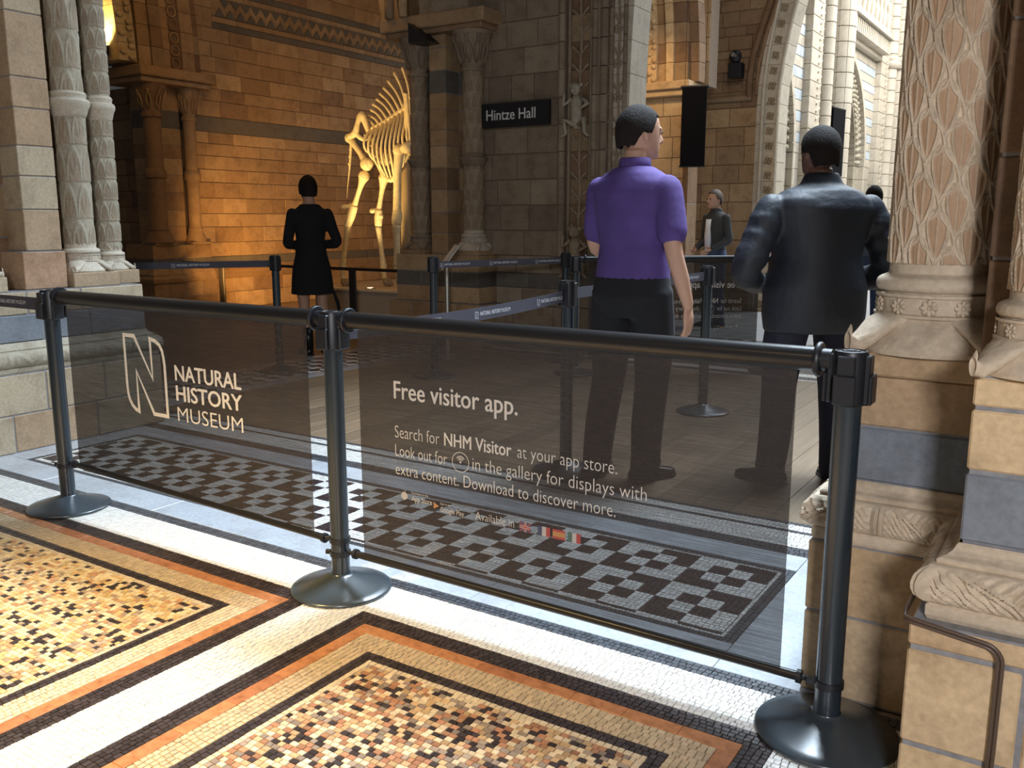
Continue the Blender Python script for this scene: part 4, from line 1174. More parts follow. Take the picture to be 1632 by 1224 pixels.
dm = MB(); dm.cbox(0, .20, 0, .075, 0, .26, .008); dme = bpy.data.meshes.new('dentil'); dme.from_pydata(dm.v, [], dm.f); dme.materials.append(S_PALE)
for k in range(24):
    o = bpy.data.objects.new('dentil', dme); link(o, wn); o.location = (-4.24, 17.0 + k * .145, 4.59)
MB().cbox(-4.6, -4.24, 16.9, 20.5, 4.58, 4.86, .005).build('cornice_bed', S_PALE, wn)
ashlar(wn, (-4.5, 0), (0, 1), (1, 0), [4.96, 5.3, 5.7, 6.2], YS(16.9, 20.5), .5, .8, S_PALE, seed=141)
for k in range(9):
    MB().lathe([(.045, 4.96), (.06, 5.0), (.035, 5.06), (.06, 5.25), (.03, 5.4), (.055, 5.5), (.055, 5.55)], 12, Matrix.Translation((-4.08, 17.3 + k * .36, 0))).build('baluster', S_PALE, wn, auto=40)
ashlar(wn, (0, 24.0), (1, 0), (0, -1), course_rows(0, 7.0, [.35], 5), W_(-6, 4.5), .6, 1.0, S_PALE, seed=142)

# banners, speaker, camera
def hang(name, label, cat, x, y, z0, z1, wd, rz, grp=None):
    t = thing(name, label, cat, (x, y, 0), rz, grp)
    MB().cbox(-wd / 2, wd / 2, -.02, .02, z0, z1, .004).build('cloth', plain('black_banner_cloth', (.005, .005, .007), .9, spec=.1), t)
    MB().tube([(-wd / 2 - .02, 0, z1), (wd / 2 + .02, 0, z1)], .018, 10).build('hanging_rod', M_PLAST, t)
    MB().tube([(-wd / 2 - .01, 0, z0), (wd / 2 + .01, 0, z0)], .014, 10).build('bottom_bar', M_PLAST, t)
    for sx in (-1, 1): MB().tube([(sx * wd * .4, 0, z1), (sx * wd * .4, 0, z1 + 2.2)], .003, 6).build('suspension_wire', M_PLAST, t)
    return t


hang('hanging_banner', 'tall black banner hanging between orange alcove and brick wall', 'banner', -4.40, 10.9, 1.95, 2.90, .30, R_(18))
hang('hanging_banner', 'black banner hanging before the pale nave shafts above the jacketed man', 'banner', -3.80, 15.55, 2.0, 3.05, .55, R_(84))
hang('hanging_banner', 'short black banner partly hidden by the thick carved column', 'banner', -3.55, 20.1, 1.75, 2.95, .60, R_(84))
sp = thing('wedge_speaker', 'black wedge-shaped loudspeaker on the middle pier under the impost', 'speaker', (-5.86, 7.42, 3.02))
MB().prism([(-.12, .0), (.12, 0), (-.12, .19)], (0, .1, 0), (1, 0, 0), (0, 0, 1), (0, -.2, 0)).build('cabinet', M_PLAST, sp)
MB().cbox(-.11, -.09, .08, .16, .02, .14, .003).build('bracket', M_PLAST, sp)
cc = thing('security_camera', 'small black camera box with round lens on the far brick wall', 'camera', (-4.52, 12.66, 3.36))
MB().cbox(-.09, .09, -.06, .12, -.13, .07, .01).build('mount_box', M_PLAST, cc)
MB().ball((0, -.03, .15), .085, 20).build('dome', M_PLAST, cc, smooth=True)
MB().lathe([(0, .0), (.03, 0), (.03, .02), (0, .02)], 16, Matrix.Translation((.0, -.118, .16)) @ Matrix.Rotation(PI / 2, 4, 'X')).build('lens', M_STEEL, cc)

# ================================================================== BELT POSTS
def make_post(x, y, label, rz=0.0, clamps=(), detail=True):
    t = thing('belt_post', label, 'barrier post', (x, y, 0), rz, 'belt barrier posts')
    MB().lathe([(0, 0), (.176, 0), (.179, .003), (.179, .009), (.175, .013), (.150, .020), (.110, .032), (.070, .046), (.048, .054), (.036, .058), (.034, .062)], 64).build('base_disc', M_BASE, t, auto=60)
    MB().lathe([(.0325, .055), (.0325, .885)], 40).build('pole', M_BLACK, t, auto=60)
    MB().lathe([(.0, .868), (.036, .868), (.0405, .873), (.0405, .992), (.038, .999), (.033, 1.0), (.031, .997), (.022, .997), (.020, 1.0), (.0, 1.0)], 40).build('belt_cassette', M_PLAST, t, auto=40)
    for k in range(4):
        a = k * PI / 2; M = Matrix.Rotation(a, 4, 'Z'); mb = MB()
        mb.cbox(.036, .050 if detail else .046, -.021, .021, .872, .990, .003, M); (mb.cbox(.048, .058, -.026, .026, .874, .945, .003, M) if detail else None); mb.build('belt_receiver', M_PLAST, t)
    if detail:
        MB().lathe([(.0, .9975), (.010, .9975), (.012, 1.0015), (.0, 1.0025)], 16).build('top_screw', M_PLAST, t, auto=40)
    for zc in clamps:
        MB().lathe([(.0325, zc - .009), (.037, zc - .009), (.037, zc + .009), (.0325, zc + .009)], 32).build('clamp_ring', M_PLAST, t, auto=40)
        MB().cbox(.034, .056, -.006, .006, zc - .008, zc + .008, .002, Matrix.Rotation(R_(200), 4, 'Z')).build('clamp_screw', M_PLAST, t)
    return t


YB = 2.23; PX = (-3.885, -2.180, -0.480)
make_post(PX[0], YB, 'left-hand black belt post of the banner barrier, beside the stone pier', clamps=(.20,))
p2 = make_post(PX[1], YB, 'black belt post joining the two printed mesh banners', clamps=(.185, .135))
p3 = make_post(PX[2], YB, 'nearest black belt post with a red tag, in front of the carved column', clamps=(.14,))
mb = MB(); mb.tube([(.006, -.0415, .955), (.0, -.0425, .945), (-.003, -.042, .915), (-.004, -.0415, .895)], .0011, 6); mb.build('paper_strip', plain('grey_strip', (.5, .5, .5)), p3)
mb = MB(); mb.tube([(-.010, -.0405, .893), (-.003, -.0435, .8915), (.006, -.0435, .892), (.011, -.0415, .8945)], .0016, 6); mb.build('red_tag', M_RED, p3)

POSTS = [(-5.92, 5.40, 'slim black belt post left of the woman in black', .3), (-4.62, 5.92, 'black belt post beside the steel information stand', .5),
         (-4.12, 7.25, 'black belt post before the carved stone monkey', .2), (-2.26, 4.00, 'black belt post just left of the purple-shirted man', .1), (-2.20, 5.79, 'black belt post between the two men, before the rear mesh banner', .0)]
for x, y, l, r in POSTS: make_post(x, y, l, r, detail=False)


# ------------------------------------------------------------------ belts
def belt(a, b, label, n_text, z=.932, sag=.0, txt_side=1, h=.056, first=.15, gap=None):
    A = Vector((a[0], a[1], 0)); B = Vector((b[0], b[1], 0)); d = (B - A); L = d.length; d.normalize(); rz = math.atan2(d.y, d.x)
    t = thing('retractable_belt', label, 'belt', (A.x, A.y, 0), rz, 'printed barrier belts')
    n = 24; v = []; th = .0009
    zf = lambda s: z - sag * 4 * (s / L) * (1 - s / L)
    for i in range(n + 1):
        s = .045 + (L - .09) * i / n
        for yy in (-th, th):
            for dz in (-h / 2, h / 2): v.append((s, yy, zf(s) + dz))
    f = []
    for i in range(n):
        a0 = i * 4; b0 = a0 + 4
        f += [(a0, b0, b0 + 1, a0 + 1), (a0 + 3, b0 + 3, b0 + 2, a0 + 2), (a0 + 1, b0 + 1, b0 + 3, a0 + 3), (a0, a0 + 2, b0 + 2, b0)]
    f += [(0, 1, 3, 2), (n * 4, n * 4 + 2, n * 4 + 3, n * 4 + 1)]
    MB().add(v, f).build('webbing', M_BELT, t)
    MB().cbox(L - .062, L - .040, -.004, .004, zf(L) - .030, zf(L) + .030, .002).build('belt_clip', M_PLAST, t)
    step = gap or (L - .2) / max(1, n_text)
    for k in range(n_text):
        s = first + k * step; zz = zf(s + .1) - .0075
        if txt_side > 0: args = dict(rot=(PI / 2, 0, 0)); X = lambda o: s + o; yy = -.0016
        else: args = dict(rot=(PI / 2, 0, PI)); X = lambda o: s - o; yy = .0016
        nx = logo_n(.030, M_WHITEB, t, flat=True); nx.location = (X(0), yy, zz - .011); nx.rotation_euler = args['rot']
        text('NATURAL HISTORY', X(.040), yy, zz, .018, .170, M_WHITEB, t, bold=.02, **args)
        text('MUSEUM', X(.216), yy, zz, .018, .078, M_WHITEB, t, bold=-.0, **args)
    return t


def logo_n(h, mat, parent, flat=False, wd=None):
    """outlined capital N with cut and rounded corners, drawn as a closed band"""
    wd = wd or h * .84; s = h / 1.0; k = wd
    pts = [(0, 1.0), (.27, 1.0), (.68, .46), (.67, .985), (.80, .965), (.90, .92), (.96, .85), (.985, .76), (1.0, .66), (1.0, .0), (.66, .0), (.27, .54), (.27, .0), (.18, .02), (.10, .07), (.04, .14), (.01, .22), (.0, .32)]
    n = len(pts); v = []; t = .050 if not flat else .07
    P2 = [Vector((a * k, b * h)) for a, b in pts]
    for i in range(n):
        a = (P2[i] - P2[i - 1]).normalized(); b = (P2[(i + 1) % n] - P2[i]).normalized()
        na = Vector((a.y, -a.x)); nb = Vector((b.y, -b.x)); m = na + nb
        m = m / max(.35, m.dot(na)) if m.length > 1e-3 else na
        w_ = t * h / 2 * min(1, 1)
        v.append((*(P2[i] + m * w_), 0)); v.append((*(P2[i] - m * w_), 0))
    f = [(2 * i, 2 * ((i + 1) % n), 2 * ((i + 1) % n) + 1, 2 * i + 1) for i in range(n)]
    return mesh_obj('printed_emblem', v, f, mat, parent)


belt((-6.9, 3.95), (-5.92, 5.40), 'charcoal belt with museum lettering at the far left, left of the woman', 2, first=.30, gap=.62, z=.93)
belt((-4.62, 5.92), (-4.12, 7.25), 'pale-lit printed belt in front of the grey wall, beside the steel stand', 3, first=.07, gap=.50)
belt((-2.26, 4.00), (-2.26 + 1.2 * .05, 5.79), 'printed belt running back behind the purple-shirted man', 3, first=.25, gap=.55, txt_side=1)
belt((-2.18, 2.23), (-2.26, 4.00), 'dark printed belt from the middle banner post to the post left of the purple-shirted man', 3, first=.35, gap=.55, txt_side=1, z=.925, sag=.02)
belt((-5.3, 2.23), (-3.885, 2.23), 'printed belt leaving the left-hand banner post towards the frame edge', 2, first=.30, gap=.62, z=.932)


# ------------------------------------------------------------------ printed mesh banners
def mesh_banner(x0, x1, y, label, rz=0.0, zb=(.20, .18), flip=False):
    L = x1 - x0; t = thing('mesh_banner', label, 'banner', (x0, y, 0), rz, 'printed mesh barrier banners')
    zr = .972; r = .030
    MB().tube([(.075, 0, zr), (L - .075, 0, zr)], r, 32).build('top_rail', M_RAIL, t, auto=60)
    for xx, s in ((.075, 1), (L - .075, -1)):
        MB().lathe([(r, -.006), (.040, -.006), (.043, -.002), (.043, .004), (.040, .008), (r, .008)], 32, Matrix.Translation((xx, 0, zr)) @ Matrix.Rotation(PI / 2, 4, 'Y')).build('end_collar', M_PLAST, t, auto=40)
        MB().tube([(xx, 0, zr), (xx - s * .032, 0, zr)], .0275, 24).build('end_plug', M_PLAST, t, auto=60)
    a, b = zb
    MB().tube([(.075, 0, a), (L - .075, 0, b)], .0125, 16).build('bottom_rail', M_RAIL, t, auto=60)
    for xx, zz, s in ((.075, a, 1), (L - .075, b, -1)):
        MB().lathe([(.012, -.006), (.018, -.006), (.018, .006), (.012, .006)], 20, Matrix.Translation((xx, 0, zz)) @ Matrix.Rotation(PI / 2, 4, 'Y')).build('end_collar', M_PLAST, t, auto=40)
        MB().tube([(xx, 0, zz), (xx - s * .038, 0, zz)], .007, 12).build('end_plug', M_PLAST, t)
    # fabric: slightly slack sheet with hems
    nx, nz = 40, 14; v = []
    xa, xb = .115, L - .125
    for j in range(nz + 1):
        for i in range(nx + 1):
            u = i / nx; w_ = j / nz; x = xa + (xb - xa) * u; zbot = a + (b - a) * (x / L); z = zbot + (zr - zbot) * w_
            v.append((x, .0015 * math.sin(u * 7) * math.sin(w_ * PI), z))
    f = [(j * (nx + 1) + i, j * (nx + 1) + i + 1, (j + 1) * (nx + 1) + i + 1, (j + 1) * (nx + 1) + i) for j in range(nz) for i in range(nx)]
    mesh_obj('mesh_sheet', v, f, M_MESH, t, True)
    return t


YT = -.0045
b1 = mesh_banner(PX[0], PX[1], YB, 'dark see-through mesh banner lettered Natural History Museum', zb=(.215, .175))
lg = logo_n(.315, M_WHITE, b1); lg.location = (.525, YT, .522); lg.rotation_euler = (PI / 2, 0, 0)
lg.scale = (.97, 1, 1)
for s, z, bo in (('NATURAL', .678, .022), ('HISTORY', .596, .022), ('MUSEUM', .512, -.006)):
    text(s, .845, YT, z, .064 if bo > 0 else .062, .385, M_WHITE, b1, bold=bo)
M_PRINT = plain('grey_white_print', (0.62, 0.59, 0.55), 0.7)
M_PRINT2 = plain('faint_print', (0.50, 0.48, 0.46), 0.7)


def app_print(t, ox, yy, flip=1, rz=0):
    R = (PI / 2, 0, rz); X = lambda x: ox + flip * x; T = lambda s, x, z, h, wd, m=M_PRINT, b=0.0: text(s, X(x), yy, z, h, wd, m, t, bold=b, rot=R)
    T('Free visitor app.', 0, .728, .062, .482, M_PRINT, .014)
    T('Search for', 0, .596, .044, .185, b=-.012); T('NHM Visitor', .205, .597, .044, .255, b=.016); T('at your app store.', .482, .597, .042, .335, b=-.012)
    T('Look out for', 0, .533, .043, .215, b=-.012); T('in the gallery for displays with', .315, .533, .043, .595, b=-.012)
    T('extra content. Download to discover more.', 0, .470, .042, .815, b=-.012)
    T('Available in', .325, .372, .028, .145, M_PRINT2, -.01)
    # round wireless symbol
    mb = MB(); cx, cz = .268, .550
    def ring(r0, r1, a0, a1, n=24, dz=0.0):
        v = []
        for i in range(n + 1):
            a = a0 + (a1 - a0) * i / n
            for r in (r0, r1): v.append((flip * (cx + r * math.cos(a)) + ox, yy, cz + dz + r * math.sin(a)))
        mb.add(v, [(2 * i, 2 * i + 1, 2 * i + 3, 2 * i + 2) for i in range(n)])
    ring(.0315, .0335, 0, 2 * PI)
    for r in (.007, .0125, .018): ring(r, r + .0025, PI * .22, PI * .78, 10)
    ring(0, .0035, 0, 2 * PI, 8); mb.build('printed_symbol', M_PRINT, t)
    # store marks and flags
    T('App Store', .066, .388, .018, .085, M_PRINT2, .0); T('Google Play', .185, .372, .018, .095, M_PRINT2, .0)
    T('Download on the', .066, .412, .008, .070, M_PRINT2); T('Get it on', .185, .396, .008, .04, M_PRINT2)
    def rect(name, x0, x1, z0, z1, m, d=0.0):
        v = [(X(x0), yy - d * flip, z0), (X(x1), yy - d * flip, z0), (X(x1), yy - d * flip, z1), (X(x0), yy - d * flip, z1)]; return mesh_obj(name, v, [(0, 1, 2, 3)], m, t)
    fr = plain('flag_red', (.34, .07, .07), .8); fw_ = plain('flag_white', (.42, .40, .40), .8); fb = plain('flag_blue', (.06, .07, .13), .8); fy = plain('flag_yellow', (.42, .22, .09), .8); fg = plain('flag_green', (.08, .14, .12), .8)
    z0, z1 = .366, .396
    x = .490; rect('printed_flag', x, x + .042, z0, z1, fb)
    for dx, wd in ((.017, .008),): rect('printed_flag', x + dx, x + dx + wd, z0, z1, fw_, .0003); rect('printed_flag', x + dx + .002, x + dx + wd - .002, z0, z1, fr, .0006)
    rect('printed_flag', x, x + .042, .377, .385, fw_, .0004); rect('printed_flag', x, x + .042, .379, .383, fr, .0007)
    for (xa, za, xb, zb_) in ((x, z0, x + .042, z1), (x, z1, x + .042, z0)):
        d = .0022; mesh_obj('printed_flag', [(X(xa), yy - .0002 * flip, za - d), (X(xb), yy - .0002 * flip, zb_ - d), (X(xb), yy - .0002 * flip, zb_ + d), (X(xa), yy - .0002 * flip, za + d)], [(0, 1, 2, 3)], fr, t)
    for x, cols in ((.556, (fb, fw_, fr)), (.660, (fg, fw_, fr))):
        for k, m in enumerate(cols): rect('printed_flag', x + k * .0145, x + (k + 1) * .0145, z0, z1, m)
    x = .608; rect('printed_flag', x, x + .043, z0, z0 + .0075, fr); rect('printed_flag', x, x + .043, z0 + .0075, z1 - .0075, fy); rect('printed_flag', x, x + .043, z1 - .0075, z1, fr)
    # apple-like store mark: plain round fruit, and a play wedge
    c = Vector((.035, 0, .400)); pts = [(c.x + (.0125 + .0018 * math.cos(2 * a)) * math.cos(a), c.z + .0140 * math.sin(a) - (.002 if abs(a - PI / 2) < .3 else 0)) for a in np.linspace(0, 2 * PI, 21)[:-1]]
    mesh_obj('printed_mark', [(X(a), yy, b) for a, b in pts], [tuple(range(20))], fw_, t)
    mesh_obj('printed_mark', [(X(.035), yy, .4155), (X(.041), yy, .4215), (X(.039), yy, .4145)], [(0, 1, 2)], fw_, t)
    mesh_obj('printed_mark', [(X(.158), yy, .378), (X(.180), yy, .389), (X(.158), yy, .400)], [(0, 1, 2)], fy, t)


b2 = mesh_banner(PX[1], PX[2], YB, 'dark see-through mesh banner advertising the free visitor app', zb=(.145, .135))
app_print(b2, .272, YT)
b3 = mesh_banner(0, 1.705, 0, 'rear mesh banner seen from behind with mirrored lettering, between the two men', zb=(.145, .135))
b3.rotation_euler = (0, 0, HEAD + R_(4)); b3.location = (-3.70, 6.68, 0)
app_print(b3, 1.705 - .272, -.0045, flip=-1, rz=PI)
dv = Vector((math.cos(HEAD + R_(4)), math.sin(HEAD + R_(4))))
for s, l in ((0, 'rear belt post at the left end of the mirrored banner, behind the purple-shirted man'), (1.705, 'rear belt post hidden mostly by the man in the dark jacket')):
    make_post(-3.70 + dv.x * s, 6.68 + dv.y * s, l, HEAD, detail=False)

# ------------------------------------------------------------------ exhibit railing, plinth, stand
M_RAILP = plain('dark_railing_paint', (.012, .010, .009), .6)
er = thing('exhibit_railing', 'dark low railing with flat top bar around the skeleton plinth', 'railing', (0, 0, 0))
MB().cbox(-10.6, -6.5, 7.985, 8.015, .700, .735, .004).build('top_bar', M_RAILP, er)
for x in (-7.46, -9.80):
    MB().cbox(x - .05, x + .05, 7.985, 8.015, 0, .705, .004).build('upright', M_RAILP, er)
    MB().cbox(x - .11, x + .11, 7.93, 8.07, 0, .008, .002).build('foot_plate', M_PLAST, er)
dp = thing('display_plinth', 'low buff display plinth under the mounted skeleton', 'plinth', (0, 0, 0))
MB().cbox(-8.72, -6.5, 8.62, 10.4, .0, .385, .006).build('body', M_PLINTH, dp)
MB().cbox(-8.74, -6.48, 8.60, 10.42, .388, .42, .005).build('top_board', plain('plinth_top', (.62, .52, .38), .5), dp)
u2 = thing('floor_uplight', 'glowing round uplight set on the display plinth', 'lamp', (-7.85, 8.74, .42))
MB().lathe([(.0, 0), (.075, 0), (.075, .012), (.06, .016), (.055, .010)], 24).build('trim_ring', M_STEEL, u2, auto=40)
MB().lathe([(0, .012), (.055, .010)], 24).build('lens', plain('uplight_glow', (1, .85, .5), emit=(1, .8, .4), es=18), u2)
light('SPOT', (-7.85, 8.74, .45), (-7.8, 8.95, 2.3), 120, (1.0, .72, .30), .04, spot=75, blend=.7)

ls = thing('information_stand', 'slanted steel information stand beside the belt post', 'stand', (-5.19, 6.86, 0), R_(20))
MB().lathe([(0, 0), (.15, 0), (.15, .008), (.0, .012)], 32).build('base_disc', M_STEEL, ls, auto=40)
MB().lathe([(.022, .01), (.022, .93)], 20).build('pole', M_STEEL, ls, auto=40)
M = Matrix.Translation((0.02, 0, .95)) @ Matrix.Rotation(R_(28), 4, 'Z') @ Matrix.Rotation(R_(-52), 4, 'Y')
MB().cbox(-.15, .15, -.10, .10, -.010, .010, .004, M).build('panel', M_STEEL, ls)
MB().cbox(-.135, .135, -.085, .085, .0105, .0125, .001, M).build('printed_sheet', M_WHITE, ls)

# ================================================================== SKELETON
sk = thing('giraffe_skeleton', 'tall golden-lit giraffe skeleton half hidden by the middle pier', 'skeleton', (-7.9, 8.95, .42))
SKO = Vector((-7.9, 8.95, .42))
Y0 = 8.95


def sp_(px, py, dy=0.0): return at_y(px, py, Y0 + dy) - SKO


def catmull(pts, m=4):
    pts = [Vector(p) for p in pts]; out = []
    for i in range(len(pts) - 1):
        p0 = pts[max(i - 1, 0)]; p1 = pts[i]; p2 = pts[i + 1]; p3 = pts[min(i + 2, len(pts) - 1)]
        for j in range(m):
            t = j / m; out.append(.5 * ((2 * p1) + (p2 - p0) * t + (2 * p0 - 5 * p1 + 4 * p2 - p3) * t * t + (3 * p1 - p0 - 3 * p2 + p3) * t ** 3))
    return out + [pts[-1]]


def bone(name, pts, rads, m=4, seg=10, knobs=()):
    P3 = catmull(pts, m); n = len(P3); k = len(rads) - 1
    rr = [rads[min(k, int(i / (n - 1) * k))] * (1 - (i / (n - 1) * k) % 1) + rads[min(k, int(i / (n - 1) * k) + 1)] * ((i / (n - 1) * k) % 1) if i < n - 1 else rads[-1] for i in range(n)]
    mb = MB(); mb.tube(P3, rr, seg)
    for c, r in knobs: mb.ball(c, r, 12)
    return mb.build(name, M_BONE, sk, smooth=True)


# vertebral column with tall neural spines
line = [(583, 222), (584, 214), (590, 207), (604, 200), (620, 190), (636, 179), (652, 168), (668, 150), (684, 118)]
sp3 = catmull([sp_(*p) for p in line], 5)
for i in range(0, len(sp3) - 1, 2):
    mb = MB(); c = sp3[i]; d = (sp3[i + 1] - c); mb.tube([c - d * .8, c, c + d * .8], [.035, .028, .035], 10); mb.build('vertebra', M_BONE, sk, smooth=True)
tips = [(641, 108, 655, 165), (628, 116, 648, 168), (618, 129, 643, 172), (611, 140, 637, 176), (605, 149, 631, 182), (600, 158, 625, 186), (594, 166, 617, 190), (590, 175, 610, 194), (586, 184, 604, 198), (582, 190, 597, 202), (578, 198, 591, 207)]
for k, (a, b, c, d) in enumerate(tips):
    A, B = sp_(a, b), sp_(c, d); mid = (A + B) / 2 + Vector((.012, 0, .02)); bone('neural_spine', [B, mid, A], [.020, .014, .013, .018])
# ribs, both sides
for k in range(11):
    x = 592 + k * 6.2; y = 206 - k * 3.4
    for s in (-1, 1):
        dep = .30 * min(1, .55 + k * .06)
        top = sp_(x, y, 0); bx = 600 + k * 4.6; by = 250 + 32 * math.sin(min(1, k / 4) * PI / 2) + (0 if k < 7 else -(k - 7) * 8)
        bul = x - 9 + k * .6
        pts = [top, sp_(bul + 1, y + (by - y) * .22, s * dep * .7), sp_(bul - 3, y + (by - y) * .5, s * dep), sp_(bul + 1, y + (by - y) * .78, s * dep * .8), sp_(bx, by, s * dep * .35)]
        bone('rib', pts, [.020, .016, .015, .016, .012], 4, 8)
bone('sternum', [sp_(600, 258), sp_(612, 280), sp_(626, 286), sp_(646, 262), sp_(660, 240)], [.02, .03, .035, .035, .03])
# shoulder blade and far structure at the pier edge
MB().prism([(646, 150), (652, 150), (660, 205), (654, 232), (645, 212), (641, 178)], (0, 0, 0), (1, 0, 0), (0, 0, 1), (0, 0, 0)).v
for s in (-.26, .26):
    q_ = [sp_(*p, s) for p in ((643, 148), (653, 152), (662, 205), (657, 236), (650, 236), (644, 196))]
    v = q_ + [p + Vector((.01, .025, 0)) for p in q_]; n = 6
    mb = MB(); mb.add(v, [tuple(range(n)), tuple(range(2 * n - 1, n - 1, -1))] + [(i, i + n, (i + 1) % n + n, (i + 1) % n) for i in range(n)])
    mb.tube([sp_(648, 152, s - .01), sp_(654, 230, s - .01)], [.014, .022], 8); mb.build('shoulder_blade', M_BONE, sk)
# pelvis
for s in (-1, 1):
    bone('pelvis', [sp_(587, 212, s * .05), sp_(577, 184, s * .13), sp_(570, 196, s * .17), sp_(566, 212, s * .17), sp_(556, 218, s * .14)], [.022, .050, .030, .045, .036], knobs=[(sp_(576, 183, s * .13), .045), (sp_(566, 212, s * .17), .05)])
    bone('ischium', [sp_(566, 212, s * .17), sp_(578, 222, s * .12), sp_(590, 218, s * .05)], [.035, .026, .03])
bone('tail', [sp_(560, 214), sp_(559, 240), sp_(557, 270), sp_(554, 300), sp_(553, 316)], [.024, .018, .012, .006, .004])
for p in ((560, 226), (559, 238), (558, 250), (557, 262)):
    MB().ball(sp_(*p), (.026, .022, .022), 8).build('tail_vertebra', M_BONE, sk, smooth=True)
# hind legs: (femur, tibia, heel, cannon, hoof)
def hind(dy, F):
    f0, f1, t0, t1, he, m0, m1, h1 = [sp_(*p, dy) for p in F]
    bone('femur', [f0, (f0 + f1) / 2 + Vector((.01, 0, 0)), f1], [.060, .036, .034, .062], knobs=[(f0, .065), (f1, .085), (f1 + Vector((.05, 0, .01)), .055)])
    bone('tibia', [t0, (t0 + t1) / 2, t1], [.075, .036, .030, .042], knobs=[(t0, .075)])
    bone('heel_bone', [t1, (t1 + he) / 2, he], [.040, .028, .034], knobs=[(he, .036)])
    bone('hock', [t1, (t1 + m0) / 2, m0], [.050, .060, .048], knobs=[((t1 + m0) / 2 + Vector((.02, 0, .02)), .05)])
    bone('cannon_bone', [m0, (m0 + m1) / 2, m1], [.046, .034, .032, .046])
    bone('pastern', [m1, (m1 + h1) / 2 + Vector((-.02, 0, 0)), h1], [.046, .032, .038], knobs=[(m1, .05)])
    mb = MB()
    for s in (-1, 1): mb.tube([h1 + Vector((0, s * .03, .05)), h1 + Vector((.02, s * .035, -.0)), h1 + Vector((.06, s * .035, -.045))], [.034, .040, .026], 10)
    mb.build('hoof', plain('hoof_bone', (.30, .22, .13), .6), sk, smooth=True)


hind(-.05, ((557, 220), (584, 262), (580, 281), (565, 327), (548, 330), (554, 360), (546, 424), (549, 451)))
hind(.24, ((592, 226), (614, 254), (612, 284), (604, 334), (593, 336), (603, 360), (611, 424), (616, 450)))
for dy, dx in ((-.30, 0), (.15, 14)):
    a = [sp_(x + dx, y, dy) for x, y in ((648, 236), (636, 240), (633, 286), (633, 340), (632, 358), (633, 424), (638, 452))]
    bone('humerus', [a[0], a[1]], [.06, .05, .07], knobs=[(a[0], .07), (a[1], .08)])
    bone('radius', [a[1], a[2], a[3]], [.066, .050, .046, .056], knobs=[(a[3], .062)])
    bone('carpus', [a[3], a[4]], [.06, .066, .056])
    bone('cannon_bone', [a[4], (a[4] + a[5]) / 2, a[5]], [.056, .042, .040, .054])
    bone('pastern', [a[5], a[6]], [.05, .036, .042])
    mb = MB()
    for s in (-1, 1): mb.tube([a[6] + Vector((0, s * .03, .04)), a[6] + Vector((.02, s * .035, -.0)), a[6] + Vector((.06, s * .035, -.04))], [.036, .040, .026], 10)
    mb.build('hoof', plain('hoof_bone', (.30, .22, .13), .6), sk, smooth=True)
MB().tube([sp_(646, 226, 0), sp_(647, 330, 0), sp_(648, 458, 0)], [.05, .06, .07], 12).build('mount_post', plain('mount_brown', (.35, .25, .14), .6), sk, smooth=True)
# neck and skull go on behind the pier
bone('neck_vertebra', [sp_(684, 118), sp_(700, 60), sp_(712, 0), sp_(722, -60)], [.06, .05, .05, .045])
MB().ball(sp_(722, -72), (.10, .07, .07), 12).build('skull', M_BONE, sk, smooth=True)

# ================================================================== PEOPLE
def remeshed(name, mb, mat, parent, voxel, smooth=3):
    o = mb.build('tmp', mat, None)
    r = o.modifiers.new('r', 'REMESH'); r.mode = 'VOXEL'; r.voxel_size = voxel; r.use_smooth_shade = True
    s = o.modifiers.new('s', 'SMOOTH'); s.factor = .5; s.iterations = smooth
    bpy.context.view_layer.update(); dg = bpy.context.evaluated_depsgraph_get()
    me = bpy.data.meshes.new_from_object(o.evaluated_get(dg)); me.name = name
    bpy.data.objects.remove(o, do_unlink=True)
    me.materials.clear(); me.materials.append(mat); me.polygons.foreach_set('use_smooth', [True] * len(me.polygons))
    return link(bpy.data.objects.new(name, me), parent)


def limb(mb, pts, rads, seg=14, m=4):
    P3 = catmull(pts, m); n = len(P3); k = len(rads) - 1; rr = []
    for i in range(n):
        f = i / (n - 1) * k; a = min(k - 1, int(f)); rr.append(rads[a] + (rads[a + 1] - rads[a]) * (f - a))
    mb.tube(P3, rr, seg)
    mb.ball(P3[0], rads[0] * .98, 12); mb.ball(P3[-1], rads[-1] * .98, 12)


def hand(mb, wrist, d, palm_n, side, s=1.0, curl=.5):
    """palm, four fingers of unequal length and a thumb from the side of the palm; d = direction of fingers"""
    d = Vector(d).normalized(); nrm = Vector(palm_n); nrm = (nrm - d * nrm.dot(d)).normalized(); sd = d.cross(nrm) * side
    w_ = Vector(wrist); B = lambda a, b, c: w_ + (d * a + sd * b + nrm * c) * s
    mb.tube([B(-.01, 0, 0), B(.03, 0, 0), B(.06, .002, 0), B(.088, .003, .002)], [.026 * s, .034 * s, .040 * s, .038 * s], 12, flat=.45)
    for k, (o_, ln) in enumerate(((.030, .070), (.011, .080), (-.009, .074), (-.028, .058))):
        p = [B(.070, o_ * .9, 0)]; a = 0; cur = Vector((.092, o_, 0)); p.append(B(*cur))
        for j, fr in enumerate((.45, .30, .25)):
            a += curl * (.6 + .15 * j); cur = cur + Vector((math.cos(a) * ln * fr, 0, math.sin(a) * ln * fr)); p.append(B(*cur))
        mb.tube(p, [.0095 * s, .0095 * s, .009 * s, .0082 * s, .0065 * s], 8); mb.ball(p[-1], .0065 * s, 8)
    p = [B(.018, .022, .004), B(.040, .042, .014), B(.062, .052, .026), B(.082, .052, .038)]
    mb.tube(p, [.015 * s, .012 * s, .0105 * s, .008 * s], 8); mb.ball(p[-1], .008 * s, 8)


